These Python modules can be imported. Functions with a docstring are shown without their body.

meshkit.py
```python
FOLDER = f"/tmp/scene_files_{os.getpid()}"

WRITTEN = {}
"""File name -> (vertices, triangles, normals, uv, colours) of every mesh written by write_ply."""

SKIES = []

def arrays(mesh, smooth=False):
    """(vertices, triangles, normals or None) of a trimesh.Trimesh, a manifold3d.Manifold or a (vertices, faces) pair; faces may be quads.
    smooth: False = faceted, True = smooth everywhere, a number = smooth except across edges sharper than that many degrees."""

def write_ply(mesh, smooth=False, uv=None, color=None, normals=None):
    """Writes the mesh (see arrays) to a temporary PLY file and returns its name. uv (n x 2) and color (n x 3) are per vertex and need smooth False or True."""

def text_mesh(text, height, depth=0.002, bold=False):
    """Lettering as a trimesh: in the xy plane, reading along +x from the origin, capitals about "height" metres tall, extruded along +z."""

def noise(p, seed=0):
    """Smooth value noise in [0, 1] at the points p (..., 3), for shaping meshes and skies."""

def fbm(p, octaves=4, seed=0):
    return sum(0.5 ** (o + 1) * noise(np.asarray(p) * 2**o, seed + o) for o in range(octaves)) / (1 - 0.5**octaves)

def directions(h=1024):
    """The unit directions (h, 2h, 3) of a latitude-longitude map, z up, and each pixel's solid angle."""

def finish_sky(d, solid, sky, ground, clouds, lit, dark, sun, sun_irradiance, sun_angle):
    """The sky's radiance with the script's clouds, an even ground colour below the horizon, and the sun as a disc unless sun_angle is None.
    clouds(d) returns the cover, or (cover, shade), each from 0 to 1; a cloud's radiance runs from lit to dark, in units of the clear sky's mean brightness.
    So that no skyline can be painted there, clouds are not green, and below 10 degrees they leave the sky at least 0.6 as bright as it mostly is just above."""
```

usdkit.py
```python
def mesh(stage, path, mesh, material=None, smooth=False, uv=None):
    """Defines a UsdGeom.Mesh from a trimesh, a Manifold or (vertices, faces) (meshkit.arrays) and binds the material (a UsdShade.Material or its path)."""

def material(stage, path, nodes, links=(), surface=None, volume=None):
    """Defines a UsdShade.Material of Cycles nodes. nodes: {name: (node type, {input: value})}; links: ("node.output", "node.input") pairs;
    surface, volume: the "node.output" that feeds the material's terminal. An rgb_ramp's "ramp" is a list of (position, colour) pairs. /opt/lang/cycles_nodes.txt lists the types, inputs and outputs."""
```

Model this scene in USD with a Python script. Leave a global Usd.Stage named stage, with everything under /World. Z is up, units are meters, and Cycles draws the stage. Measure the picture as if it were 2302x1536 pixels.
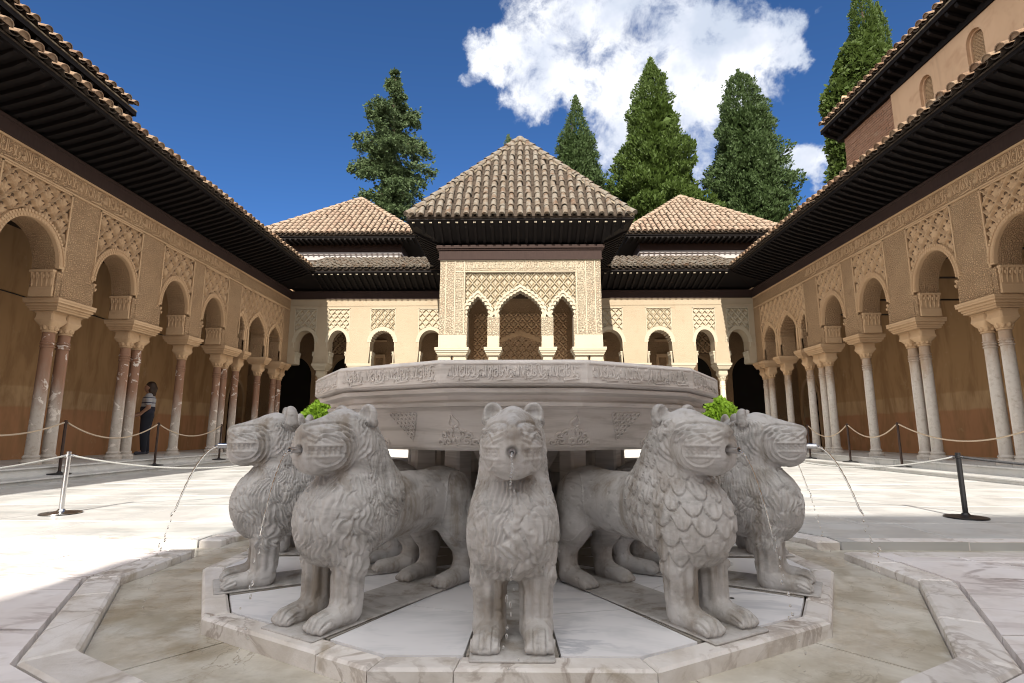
import math, random
import numpy as np, trimesh, usdkit, meshkit
from shapely.geometry import Polygon, Point, box as sbox, MultiPolygon, LineString
from shapely.ops import unary_union
from shapely import affinity, contains_xy
from pxr import Usd, UsdGeom, UsdLux, UsdShade, Gf, Sdf, Vt

stage = Usd.Stage.CreateInMemory()
UsdGeom.SetStageUpAxis(stage, UsdGeom.Tokens.z)
UsdGeom.SetStageMetersPerUnit(stage, 1.0)
UsdGeom.Xform.Define(stage, '/World')
UsdGeom.Scope.Define(stage, '/World/Looks')

# ---------------------------------------------------------------- camera, sky, sun, exposure
PX_FOCAL, PX_W, PX_H = 1220.0, 2302.0, 1536.0
EYE, PITCH, YAW = (0.0, -3.57, 0.80), math.radians(9.5), math.radians(0.9)
cam = UsdGeom.Camera.Define(stage, '/World/camera')
cam.CreateHorizontalApertureAttr(36.0)
cam.CreateFocalLengthAttr(36.0 * PX_FOCAL / PX_W)
cam.CreateFStopAttr(0.0)
cam.CreateClippingRangeAttr(Gf.Vec2f(0.05, 5000))
EXPOSURE = 2.2
cam.CreateExposureAttr(EXPOSURE)
fw = Gf.Vec3d(-math.sin(YAW) * math.cos(PITCH), math.cos(YAW) * math.cos(PITCH), math.sin(PITCH))
rt = Gf.Vec3d(math.cos(YAW), math.sin(YAW), 0)
up = Gf.Cross(rt, fw)
cam.AddTransformOp().Set(Gf.Matrix4d(rt[0], rt[1], rt[2], 0, up[0], up[1], up[2], 0, -fw[0], -fw[1], -fw[2], 0, *EYE, 1))

SUN_EL, SUN_OFF = math.radians(33.0), math.radians(3.6)
to_sun = np.array([-math.sin(SUN_OFF) * math.cos(SUN_EL), -math.cos(SUN_OFF) * math.cos(SUN_EL), math.sin(SUN_EL)])
sun = UsdLux.DistantLight.Define(stage, '/World/sun')
sun.CreateIntensityAttr(0.5)
sun.CreateAngleAttr(0.5)
sun.CreateColorAttr(Gf.Vec3f(1.0, 0.93, 0.82))
sun.GetPrim().CreateAttribute('inputs:normalize', Sdf.ValueTypeNames.Bool).Set(True)
zx = Gf.Vec3d(*to_sun)
xx = Gf.Cross(Gf.Vec3d(0, 0, 1), zx).GetNormalized()
yx = Gf.Cross(zx, xx)
sun.AddTransformOp().Set(Gf.Matrix4d(*xx, 0, *yx, 0, *zx, 0, 0, 0, 40, 1))

def view_dir(u, v):
    x, y = (u - PX_W / 2) / PX_FOCAL, -(v - PX_H / 2) / PX_FOCAL
    d = np.array(rt) * x + np.array(up) * y + np.array(fw)
    return d / np.linalg.norm(d)

SKY_STRENGTH = 0.12
CLOUDS = [  # centre of each billow of the two cumulus clouds, and its angular size
    (1150, 130, 75, 1), (1085, 120, 52, .9), (1060, 160, 36, .8), (1230, 70, 120, 1), (1330, 60, 130, 1), (1430, 15, 90, 1), (1490, 15, 50, .85),
    (1190, 195, 90, .95), (1270, 160, 110, 1), (1340, 180, 85, .8), (1160, 215, 50, .8),
    (1460, 130, 110, 1), (1540, 110, 110, 1.1), (1640, 130, 120, 1.1), (1710, 110, 95, 1.1), (1765, 120, 52, 1), (1560, 210, 120, 1),
    (1660, 200, 100, 1), (1400, 230, 110, 1), (1480, 300, 100, .9), (1390, 330, 80, .85), (1580, 320, 95, .9), (1450, 390, 70, .7), (1560, 400, 70, .7), (1360, 280, 80, .9),
    (1690, 60, 34, .8), (1790, 375, 50, .95), (1840, 365, 55, 1), (1885, 340, 50, 1), (1760, 400, 44, .8), (1850, 395, 40, .8), (1838, 30, 26, .55), (1150, 255, 22, .5), (1900, 395, 40, .7)]
def sky():
    n = {'tc': ('texture_coordinate', {}),
         'sky': ('sky_texture', {'sky_type': 'single_scattering', 'sun_disc': False, 'sun_elevation': SUN_EL, 'sun_rotation': math.atan2(to_sun[0], to_sun[1]),
                                 'altitude': 700.0, 'air_density': 0.60, 'aerosol_density': 0.25, 'ozone_density': 4.0}),
         'warp': ('noise_texture', {'scale': 9.0, 'detail': 6.0, 'roughness': 0.62}),
         'wsc': ('vector_math', {'math_type': 'multiply_add', 'vector2': (0.11, 0.11, 0.11), 'vector3': (-0.055, -0.055, -0.055)}),
         'wadd': ('vector_math', {'math_type': 'add'}),
         'fine': ('noise_texture', {'scale': 15.0, 'detail': 9.0, 'roughness': 0.66, 'distortion': 0.25}),
         'soft': ('noise_texture', {'scale': 6.0, 'detail': 6.0, 'roughness': 0.55})}
    L = [('tc.generated', 'warp.vector'), ('warp.color', 'wsc.vector1'), ('tc.generated', 'wadd.vector1'), ('wsc.vector', 'wadd.vector2'),
         ('tc.generated', 'fine.vector'), ('tc.generated', 'soft.vector')]
    prev = None
    for k, (u, v, r, a) in enumerate(CLOUDS):
        d = view_dir(u, v)
        c = d @ np.array(fw)
        R = r / PX_FOCAL * c
        n[f'd{k}'] = ('vector_math', {'math_type': 'distance', 'vector2': tuple(d)})
        n[f'm{k}'] = ('map_range', {'range_type': 'smoothstep', 'from_min': R * 1.45, 'from_max': R * 0.35, 'to_min': 0.0, 'to_max': a})
        L += [('wadd.vector', f'd{k}.vector1'), (f'd{k}.value', f'm{k}.value')]
        if prev is None:
            prev = f'm{k}.result'
        else:
            n[f'x{k}'] = ('math', {'math_type': 'smoothmax', 'value3': 0.15})
            L += [(prev, f'x{k}.value1'), (f'm{k}.result', f'x{k}.value2')]
            prev = f'x{k}.value'
    n['nz'] = ('math', {'math_type': 'multiply_add', 'value2': 2.3, 'value3': -1.15})
    n['pre'] = ('math', {'math_type': 'multiply_add', 'value2': 1.4, 'value3': -0.4})
    n['den'] = ('math', {'math_type': 'add'})
    n['cov'] = ('map_range', {'range_type': 'smoothstep', 'from_min': 0.28, 'from_max': 1.10, 'to_min': 0.0, 'to_max': 1.0})
    # dense bright cloud added outside the view, to fill the shaded court
    n['wide'] = ('noise_texture', {'scale': 2.6, 'detail': 7.0, 'roughness': 0.55, 'distortion': 0.3})
    n['wcov'] = ('map_range', {'range_type': 'smoothstep', 'from_min': 0.33, 'from_max': 0.48, 'to_min': 0.0, 'to_max': 0.97})
    n['off'] = ('vector_math', {'math_type': 'distance', 'vector2': tuple(view_dir(1151, 250))})
    n['away'] = ('map_range', {'range_type': 'smoothstep', 'from_min': 0.80, 'from_max': 1.0})
    n['wm'] = ('math', {'math_type': 'multiply'})
    n['call'] = ('math', {'math_type': 'maximum'})
    L += [('tc.generated', 'wide.vector'), ('wide.fac', 'wcov.value'), ('tc.generated', 'off.vector1'), ('off.value', 'away.value'), ('wcov.result', 'wm.value1'), ('away.result', 'wm.value2'), ('wm.value', 'call.value1'), ('cov.result', 'call.value2')]
    n['shade'] = ('rgb_ramp', {'ramp': [(0.0, (0.24, 0.27, 0.33)), (0.47, (0.27, 0.30, 0.355)), (0.56, (0.335, 0.355, 0.40)), (0.63, (0.43, 0.44, 0.46)), (0.80, (0.62, 0.62, 0.62)), (1.0, (0.7, 0.7, 0.7))]})
    n['sadd'] = ('math', {'math_type': 'multiply_add', 'value2': 0.06})
    n['wsel'] = ('mix_color', {'b': (0.80, 0.79, 0.77), 'use_clamp': False})
    n['csc'] = ('vector_math', {'math_type': 'scale', 'scale': CLOUD_GAIN})
    n['tint'] = ('mix_color', {'blend_type': 'multiply', 'fac': 1.0, 'b': SKY_TINT, 'use_clamp': False})
    n['mx'] = ('mix_color', {'blend_type': 'mix', 'use_clamp': False})
    n['bg'] = ('background_shader', {'strength': SKY_STRENGTH})
    L += [('fine.fac', 'nz.value1'), (prev, 'pre.value1'), ('pre.value', 'den.value1'), ('nz.value', 'den.value2'), ('den.value', 'cov.value'),
          (prev, 'sadd.value1'), ('soft.fac', 'sadd.value3'), ('sadd.value', 'shade.fac'), ('shade.color', 'wsel.a'), ('away.result', 'wsel.fac'), ('wsel.result', 'csc.vector1'),
          ('sky.color', 'tint.a'), ('tint.result', 'mx.a'), ('csc.vector', 'mx.b'), ('call.value', 'mx.fac'), ('mx.result', 'bg.color')]
    m = usdkit.material(stage, '/World/Looks/sky_air', n, L, surface='bg.background')
    dome = UsdLux.DomeLight.Define(stage, '/World/sky')
    UsdShade.MaterialBindingAPI.Apply(dome.GetPrim()).Bind(m)
    dome.GetPrim().SetCustomDataByKey('kind', 'structure')
CLOUD_GAIN = 4.6
SKY_TINT = (0.180, 0.275, 0.345)
sky()

# ---------------------------------------------------------------- helpers
rng = np.random.default_rng(7)
_names = {}
def numbered(parent, name):
    k = _names.get((parent, name), 0)
    _names[(parent, name)] = k + 1
    return name if k == 0 else f'{name}_{k:03d}'
def pathof(o):
    return '/World' if o is None else (str(o.GetPath()) if hasattr(o, 'GetPath') else str(o))
def tag(o, label=None, cat=None, group=None, kind=None):
    p = o.GetPrim() if hasattr(o, 'GetPrim') else o
    for k, v in (('label', label), ('category', cat), ('group', group), ('kind', kind)):
        if v:
            p.SetCustomDataByKey(k, v)
    return o
def obj(name, mesh, m, parent=None, smooth=False, label=None, kind=None):
    par = pathof(parent)
    o = usdkit.mesh(stage, f'{par}/{numbered(par, name)}', mesh, m, smooth=smooth)
    return tag(o, label=label, kind=kind)
def thing(name, label=None, cat=None, loc=(0, 0, 0), rz=0.0, group=None, kind=None):
    x = UsdGeom.Xform.Define(stage, '/World/' + numbered('/World', name))
    x.AddTranslateOp().Set(Gf.Vec3d(*map(float, loc)))
    if rz:
        x.AddRotateZOp().Set(float(math.degrees(rz)))
    return tag(x, label, cat, group, kind)
def dup(src, loc, rz=0.0, label=None, name=None, scale=None):
    x = UsdGeom.Xform.Define(stage, '/World/' + numbered('/World', name or src.GetPath().name.rstrip('0123456789').rstrip('_')))
    x.GetPrim().GetReferences().AddInternalReference(src.GetPath())
    x.GetPrim().SetInstanceable(True)
    x.ClearXformOpOrder()
    for a in ('xformOp:translate', 'xformOp:rotateZ', 'xformOp:scale'):
        pass
    x.AddTranslateOp().Set(Gf.Vec3d(*map(float, loc)))
    x.AddRotateZOp().Set(float(math.degrees(rz)))
    if scale is not None:
        x.AddScaleOp().Set(Gf.Vec3f(*scale))
    d = dict(src.GetPrim().GetCustomData())
    return tag(x, label or d.get('label'), d.get('category'), d.get('group'), d.get('kind'))

class MB:
    """Collects pieces of one mesh."""
    def __init__(s): s.v, s.f, s.n = [], [], 0
    def add(s, v, f):
        v, f = np.asarray(v, float), np.asarray(f, int)
        if f.shape[1] == 4:
            f = np.vstack([f[:, [0, 1, 2]], f[:, [0, 2, 3]]])
        s.v.append(v); s.f.append(f + s.n); s.n += len(v)
        return s
    def tm(s, m, T=None):
        m = m.copy()
        if T is not None: m.apply_transform(T)
        return s.add(m.vertices, m.faces)
    def box(s, lo, hi, bev=0.0):
        return s.add(*boxmesh(lo, hi, bev))
    def tube(s, pts, r, n=8, cap=True):
        return s.add(*tube(pts, r, n, cap))
    def lathe(s, prof, n=16, c=(0, 0, 0), ph=0.0):
        return s.add(*lathe(prof, n, c, ph))
    @property
    def mesh(s): return np.vstack(s.v), np.vstack(s.f)
def boxmesh(lo, hi, bev=0.0):
    lo, hi = np.minimum(lo, hi).astype(float), np.maximum(lo, hi).astype(float)
    if bev <= 0:
        c = np.array([[x, y, z] for z in (0, 1) for y in (0, 1) for x in (0, 1)], float)
        v = lo + c * (hi - lo)
        f = [[0, 2, 3, 1], [4, 5, 7, 6], [0, 1, 5, 4], [2, 6, 7, 3], [0, 4, 6, 2], [1, 3, 7, 5]]
        return v, np.vstack([np.array(f)[:, [0, 1, 2]], np.array(f)[:, [0, 2, 3]]])
    b = min(bev, 0.45 * (hi - lo).min())
    pts = []
    for sx in (0, 1):
        for sy in (0, 1):
            for sz in (0, 1):
                s_ = np.array([sx, sy, sz])
                for k in range(3):
                    p = np.where(s_ == 1, hi - b, lo + b)
                    p[k] = hi[k] if s_[k] else lo[k]
                    pts.append(p)
    h = trimesh.convex.convex_hull(np.array(pts))
    return np.array(h.vertices), np.array(h.faces)
def tube(pts, r, n=8, cap=True):
    pts = np.asarray(pts, float)
    r = np.broadcast_to(np.asarray(r, float), (len(pts),))
    t = np.gradient(pts, axis=0)
    t /= np.linalg.norm(t, axis=1, keepdims=True) + 1e-12
    a = np.cross(t, np.array([0.13, 0.31, 0.94]))
    bad = np.linalg.norm(a, axis=1) < 0.05
    a[bad] = np.cross(t[bad], np.array([1.0, 0, 0]))
    a /= np.linalg.norm(a, axis=1, keepdims=True)
    b = np.cross(t, a)
    th = np.arange(n) * 2 * math.pi / n
    v = pts[:, None] + r[:, None, None] * (np.cos(th)[None, :, None] * a[:, None] + np.sin(th)[None, :, None] * b[:, None])
    v = v.reshape(-1, 3)
    f = []
    for i in range(len(pts) - 1):
        for j in range(n):
            k = (j + 1) % n
            f += [[i * n + j, (i + 1) * n + j, (i + 1) * n + k], [i * n + j, (i + 1) * n + k, i * n + k]]
    if cap:
        m = len(v)
        v = np.vstack([v, pts[:1], pts[-1:]])
        o = (len(pts) - 1) * n
        for j in range(n):
            k = (j + 1) % n
            f += [[m, j, k], [m + 1, o + k, o + j]]
    return v, np.array(f)
def lathe(prof, n=16, c=(0, 0, 0), ph=0.0):
    """prof: (r, z) from the bottom up."""
    prof = np.asarray(prof, float)
    th = np.arange(n) * 2 * math.pi / n + ph
    v = np.stack([prof[:, 0][:, None] * np.cos(th), prof[:, 0][:, None] * np.sin(th), np.repeat(prof[:, 1][:, None], n, 1)], -1).reshape(-1, 3) + np.asarray(c)
    f = []
    for i in range(len(prof) - 1):
        for j in range(n):
            k = (j + 1) % n
            f += [[i * n + j, i * n + k, (i + 1) * n + k], [i * n + j, (i + 1) * n + k, (i + 1) * n + j]]
    m = len(v)
    v = np.vstack([v, [np.asarray(c) + [0, 0, prof[0, 1]]], [np.asarray(c) + [0, 0, prof[-1, 1]]]])
    o = (len(prof) - 1) * n
    for j in range(n):
        k = (j + 1) % n
        f += [[m, k, j], [m + 1, o + j, o + k]]
    return v, np.array(f)
def extrude(poly, h, z0=0.0):
    """A shapely polygon made solid from z0 to z0 + h."""
    mb = MB()
    for g in getattr(poly, 'geoms', [poly]):
        if g.is_empty or g.area < 1e-8: continue
        m = trimesh.creation.extrude_polygon(g, h, engine='earcut')
        v = np.array(m.vertices); v[:, 2] += z0
        mb.add(v, m.faces)
    return mb.mesh
def slab(poly, z0, z1, bev=0.008):
    """A convex paving piece with its upper edges worn off."""
    q = poly.buffer(-bev)
    if q.is_empty or q.geom_type != 'Polygon' or len(q.exterior.coords) != len(poly.exterior.coords):
        return extrude(poly, z1 - z0, z0)
    a = np.array(poly.exterior.coords)[:-1]
    pts = np.vstack([np.c_[a, np.full(len(a), z0)], np.c_[a, np.full(len(a), z1 - bev * .8)], np.c_[np.array(q.exterior.coords)[:-1], np.full(len(a), z1)]])
    h = trimesh.convex.convex_hull(pts)
    return np.array(h.vertices), np.array(h.faces)
def xf(mesh, M):
    v, f = mesh
    M = np.asarray(M, float)
    v = np.asarray(v) @ M[:3, :3].T + M[:3, 3]
    return v, (np.asarray(f)[:, ::-1] if np.linalg.det(M[:3, :3]) < 0 else np.asarray(f))
def frame(o, ex, ey, ez):
    M = np.eye(4); M[:3, 0], M[:3, 1], M[:3, 2], M[:3, 3] = ex, ey, ez, o
    return M
def cat(*ms):
    mb = MB()
    for m in ms: mb.add(*m)
    return mb.mesh
def sstep(a, b, x):
    t = np.clip((x - a) / (b - a), 0, 1)
    return t * t * (3 - 2 * t)
# ---------------------------------------------------------------- materials
def mat(name, nodes, links, surface='p.BSDF'):
    return usdkit.material(stage, '/World/Looks/' + name, nodes, links, surface=surface)

def stone(name, ramp, scale=(1, 1, 1), nscale=3.0, distortion=0.0, rough=0.55, spot=None, bump=0.25, bscale=40.0, vary=0.0, spec=0.4, detail=8.0, extra=None, bdist=0.01, obj_space=False, stain=None, vein=None, dirt=None, wet=None):
    """Stone or plaster: a colour ramp over stretched noise, patches of a second colour, fine relief."""
    n = {'g': ('geometry', {}), 'tc': ('texture_coordinate', {}),
         'map': ('mapping', {'scale': scale}),
         'n': ('noise_texture', {'scale': nscale, 'detail': detail, 'roughness': 0.62, 'distortion': distortion}),
         'r': ('rgb_ramp', {'ramp': ramp}),
         'b': ('noise_texture', {'scale': bscale, 'detail': 6.0, 'roughness': 0.65}),
         'bp': ('bump', {'strength': bump, 'distance': bdist}),
         'p': ('principled_bsdf', {'roughness': rough, 'specular_ior_level': spec})}
    src = 'tc.object' if obj_space else 'g.position'
    L = [(src, 'map.vector'), ('map.vector', 'n.vector'), ('n.fac', 'r.fac'), (src, 'b.vector'), ('b.fac', 'bp.height'), ('bp.normal', 'p.normal')]
    col = 'r.color'
    if spot:
        c, sc, a, b_, f = spot
        n['s'] = ('noise_texture', {'scale': sc, 'detail': 7.0, 'roughness': 0.6, 'distortion': 0.6})
        n['sm'] = ('map_range', {'from_min': a, 'from_max': b_, 'to_max': f, 'clamp': True, 'range_type': 'smoothstep'})
        n['sx'] = ('mix_color', {'b': c})
        L += [(src, 's.vector'), ('s.fac', 'sm.value'), ('sm.result', 'sx.fac'), (col, 'sx.a')]
        col = 'sx.result'
    if stain:
        c, sc3, nsc, a, b_, f = stain
        n['tmap'] = ('mapping', {'scale': sc3})
        n['t'] = ('noise_texture', {'scale': nsc, 'detail': 8.0, 'roughness': 0.65})
        n['tm'] = ('map_range', {'from_min': a, 'from_max': b_, 'to_max': f, 'clamp': True, 'range_type': 'smoothstep'})
        n['tx'] = ('mix_color', {'b': c})
        L += [(src, 'tmap.vector'), ('tmap.vector', 't.vector'), ('t.fac', 'tm.value'), ('tm.result', 'tx.fac'), (col, 'tx.a')]
        col = 'tx.result'
    if vein:
        c, vsc, vs2, width, f = vein
        n['vmap'] = ('mapping', {'scale': vsc})
        n['vn'] = ('noise_texture', {'scale': vs2, 'detail': 7.0, 'roughness': 0.58, 'distortion': 0.9})
        n['vs'] = ('math', {'math_type': 'subtract', 'value2': 0.5}); n['va'] = ('math', {'math_type': 'absolute'})
        n['vm_'] = ('map_range', {'from_min': width, 'from_max': 0.0, 'to_max': f, 'clamp': True, 'range_type': 'smoothstep'})
        n['vpat'] = ('noise_texture', {'scale': vs2 * .7, 'detail': 3.0}); n['vpm'] = ('map_range', {'from_min': .40, 'from_max': .60}); n['vml'] = ('math', {'math_type': 'multiply'})
        n['vx'] = ('mix_color', {'b': c})
        L += [(src, 'vmap.vector'), ('vmap.vector', 'vn.vector'), ('vn.fac', 'vs.value1'), ('vs.value', 'va.value1'), ('va.value', 'vm_.value'), (src, 'vpat.vector'), ('vpat.fac', 'vpm.value'), ('vm_.result', 'vml.value1'), ('vpm.result', 'vml.value2'), ('vml.value', 'vx.fac'), (col, 'vx.a')]
        col = 'vx.result'
    if dirt:
        c, a, b_, f = dirt
        n['pm'] = ('map_range', {'from_min': a, 'from_max': b_, 'to_max': f, 'clamp': True, 'range_type': 'smoothstep'})
        n['px'] = ('mix_color', {'b': c})
        L += [('g.pointiness', 'pm.value'), ('pm.result', 'px.fac'), (col, 'px.a')]
        col = 'px.result'
    if vary:
        n['oi'] = ('object_info', {})
        n['vm'] = ('map_range', {'from_min': 0.0, 'from_max': 1.0, 'to_min': 1 - vary, 'to_max': 1 + vary * .6})
        n['hv'] = ('hsv', {})
        L += [('oi.random', 'vm.value'), ('vm.result', 'hv.value'), (col, 'hv.color')]
        col = 'hv.color'
    if wet:
        n['wn'] = ('noise_texture', {'scale': 1.6, 'detail': 5.0, 'roughness': .6}); n['wr'] = ('map_range', {'from_min': .42, 'from_max': .60, 'to_min': wet[0], 'to_max': wet[1], 'range_type': 'smoothstep'})
        L += [(src, 'wn.vector'), ('wn.fac', 'wr.value'), ('wr.result', 'p.roughness')]
    L.append((col, 'p.base_color'))
    return mat(name, n, L)

M = {}
# pavements
M['court_marble'] = stone('court_marble', [(0.0, (.465, .472, .465)), (.42, (.550, .550, .536)), (.52, (.578, .571, .557)), (1, (.599, .593, .571))], scale=(.35, 1.6, 1), nscale=1.3, distortion=.8, rough=.42, bump=.12, bscale=9, vary=.07, bdist=.006, vein=((.366, .381, .374), (.3, 1.5, 1), 1.0, .03, .6), stain=((.482, .473, .439), (.6, 1.6, 1), 1.2, .50, .70, .5), wet=(.3, .55))
M['old_marble'] = stone('old_marble', [(0.0, (.48, .42, .40)), (.34, (.64, .58, .56)), (.44, (.77, .72, .71)), (.7, (.84, .80, .79)), (1, (.87, .84, .83))], scale=(.55, 1.9, 1), nscale=1.7, distortion=1.3, rough=.45, spot=((.42, .35, .28), 3.1, .56, .76, .55), bump=.2, bscale=22, vary=.10, bdist=.006, vein=((.36, .30, .29), (.5, 1.7, 1), 1.5, .035, .75), stain=((.50, .43, .36), (1, 1, 1), 1.7, .54, .72, .45), wet=(.3, .6))
M['kerb_marble'] = stone('kerb_marble', [(0.0, (.45, .39, .33)), (.38, (.65, .60, .55)), (.55, (.78, .74, .71)), (1, (.85, .82, .80))], scale=(1, 1, 1), nscale=3.2, distortion=.9, rough=.5, spot=((.36, .29, .20), 5.2, .55, .74, .75), bump=.35, bscale=35, vary=.12, bdist=.008, vein=((.34, .28, .24), (1, 1, 1), 3.0, .04, .7))
M['trough_stone'] = stone('trough_stone', [(0.0, (.36, .325, .26)), (.4, (.50, .46, .385)), (.6, (.60, .565, .49)), (1, (.68, .65, .58))], scale=(.9, 1.3, 1), nscale=2.6, distortion=1.3, rough=.2, spot=((.30, .255, .175), 2.3, .46, .66, .75), bump=.35, bscale=26, vary=.12, bdist=.006, spec=.5, vein=((.27, .23, .17), (1, 1, 1), 3.2, .014, .6), stain=((.66, .645, .60), (1, 1, 1), 2.0, .54, .68, .7), wet=(.06, .5))
M['deck_marble'] = stone('deck_marble', [(0.0, (.38, .38, .40)), (.40, (.71, .71, .73)), (.5, (.80, .79, .81)), (1, (.85, .84, .86))], scale=(.7, 1.5, 1), nscale=2.4, distortion=1.5, rough=.38, bump=.1, bscale=20, vary=.06, bdist=.005, vein=((.50, .51, .55), (.7, 1.6, 1), 1.8, .05, .7))
M['sole_stone'] = stone('sole_stone', [(0.0, (.224, .192, .152)), (.45, (.352, .320, .280)), (1, (.440, .416, .384))], nscale=4, distortion=.8, rough=.5, bump=.35, bscale=40)
M['earth'] = stone('earth', [(0, (.16, .13, .09)), (1, (.27, .22, .16))], nscale=.6, rough=.95, bump=.4, bscale=6, bdist=.05)
M['joint'] = stone('joint', [(0, (.06, .045, .035)), (1, (.13, .105, .08))], nscale=8, rough=.9, bump=.4, bscale=60)
# carved fountain stone
def carved(name, ramp, scale, stain, spotc):
    return stone(name, ramp, scale=scale, nscale=2.2, distortion=1.0, rough=.58, spot=spotc, stain=stain, bump=.38, bscale=80, bdist=.005, obj_space=True, spec=.35)
M['lion_stone'] = carved('lion_stone', [(0, (.208, .193, .177)), (.36, (.354, .339, .323)), (.50, (.489, .469, .453)), (.66, (.552, .531, .515)), (1, (.625, .605, .589))], (2.6, 1.4, 4.6), ((.224, .182, .136), (6, 6, .8), 1.6, .47, .70, .80), ((.250, .208, .166), 4.0, .53, .70, .6))
M['basin_stone'] = carved('basin_stone', [(0, (.421, .384, .343)), (.36, (.547, .504, .462)), (.5, (.695, .646, .604)), (.7, (.758, .714, .672)), (1, (.809, .766, .724))], (.8, .8, 9), ((.294, .232, .168), (1, 1, 6), 2.0, .54, .78, .6), ((.285, .241, .189), 3.0, .58, .8, .4))
# walls
def stucco(name, ramp, dirt, carve=0.0, cscale=24.0, rough=.85, base_bump=.35, paint=None):
    """Carved plaster: vegetal relief too fine to build, over stained plaster."""
    n = {'g': ('geometry', {}),
         'n': ('noise_texture', {'scale': 1.1, 'detail': 8.0, 'roughness': .62}),
         'r': ('rgb_ramp', {'ramp': ramp}),
         's': ('noise_texture', {'scale': 3.7, 'detail': 8.0, 'roughness': .65, 'distortion': .5}),
         'sm': ('map_range', {'from_min': .54, 'from_max': .78, 'to_max': .7, 'range_type': 'smoothstep'}),
         'sx': ('mix_color', {'b': dirt}),
         'b': ('noise_texture', {'scale': 34.0, 'detail': 6.0, 'roughness': .6}),
         'bp': ('bump', {'strength': base_bump, 'distance': .012}),
         'p': ('principled_bsdf', {'roughness': rough, 'specular_ior_level': .25})}
    L = [('g.position', 'n.vector'), ('n.fac', 'r.fac'), ('g.position', 's.vector'), ('s.fac', 'sm.value'), ('sm.result', 'sx.fac'), ('r.color', 'sx.a'), ('sx.result', 'p.base_color'),
         ('g.position', 'b.vector'), ('b.fac', 'bp.height')]
    if carve:
        n['dw'] = ('noise_texture', {'scale': cscale * .45, 'detail': 2.0})
        n['dm'] = ('vector_math', {'math_type': 'multiply_add', 'vector2': (.05, .05, .05)})
        n['v'] = ('voronoi_texture', {'scale': cscale, 'feature': 'distance_to_edge', 'randomness': .75})
        n['vm'] = ('map_range', {'from_min': .02, 'from_max': .22, 'range_type': 'smoothstep'})
        n['bc'] = ('bump', {'strength': carve, 'distance': .045})
        if paint:                                                            # groove colour: old pigment, deepened to stand in for relief shade
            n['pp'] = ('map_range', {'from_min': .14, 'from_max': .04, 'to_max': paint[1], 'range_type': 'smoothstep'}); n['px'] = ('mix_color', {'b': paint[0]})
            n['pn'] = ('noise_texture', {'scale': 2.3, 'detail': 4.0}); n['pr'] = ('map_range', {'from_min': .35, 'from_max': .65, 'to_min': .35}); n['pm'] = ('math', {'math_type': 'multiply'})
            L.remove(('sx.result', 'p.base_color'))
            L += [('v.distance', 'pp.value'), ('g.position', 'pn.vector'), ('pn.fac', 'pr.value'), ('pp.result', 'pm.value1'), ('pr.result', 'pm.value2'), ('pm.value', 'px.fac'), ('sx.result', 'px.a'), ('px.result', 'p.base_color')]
        L += [('g.position', 'dw.vector'), ('dw.color', 'dm.vector1'), ('g.position', 'dm.vector3'), ('dm.vector', 'v.vector'), ('v.distance', 'vm.value'), ('vm.result', 'bc.height'), ('bp.normal', 'bc.normal'), ('bc.normal', 'p.normal')]
    else:
        L.append(('bp.normal', 'p.normal'))
    return mat(name, n, L)
M['carved_stucco'] = stucco('carved_stucco', [(0, (.357, .221, .119)), (.5, (.450, .292, .165)), (1, (.508, .357, .215))], (.288, .174, .097), carve=.9, cscale=27, paint=((.246, .151, .090), .5))
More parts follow.
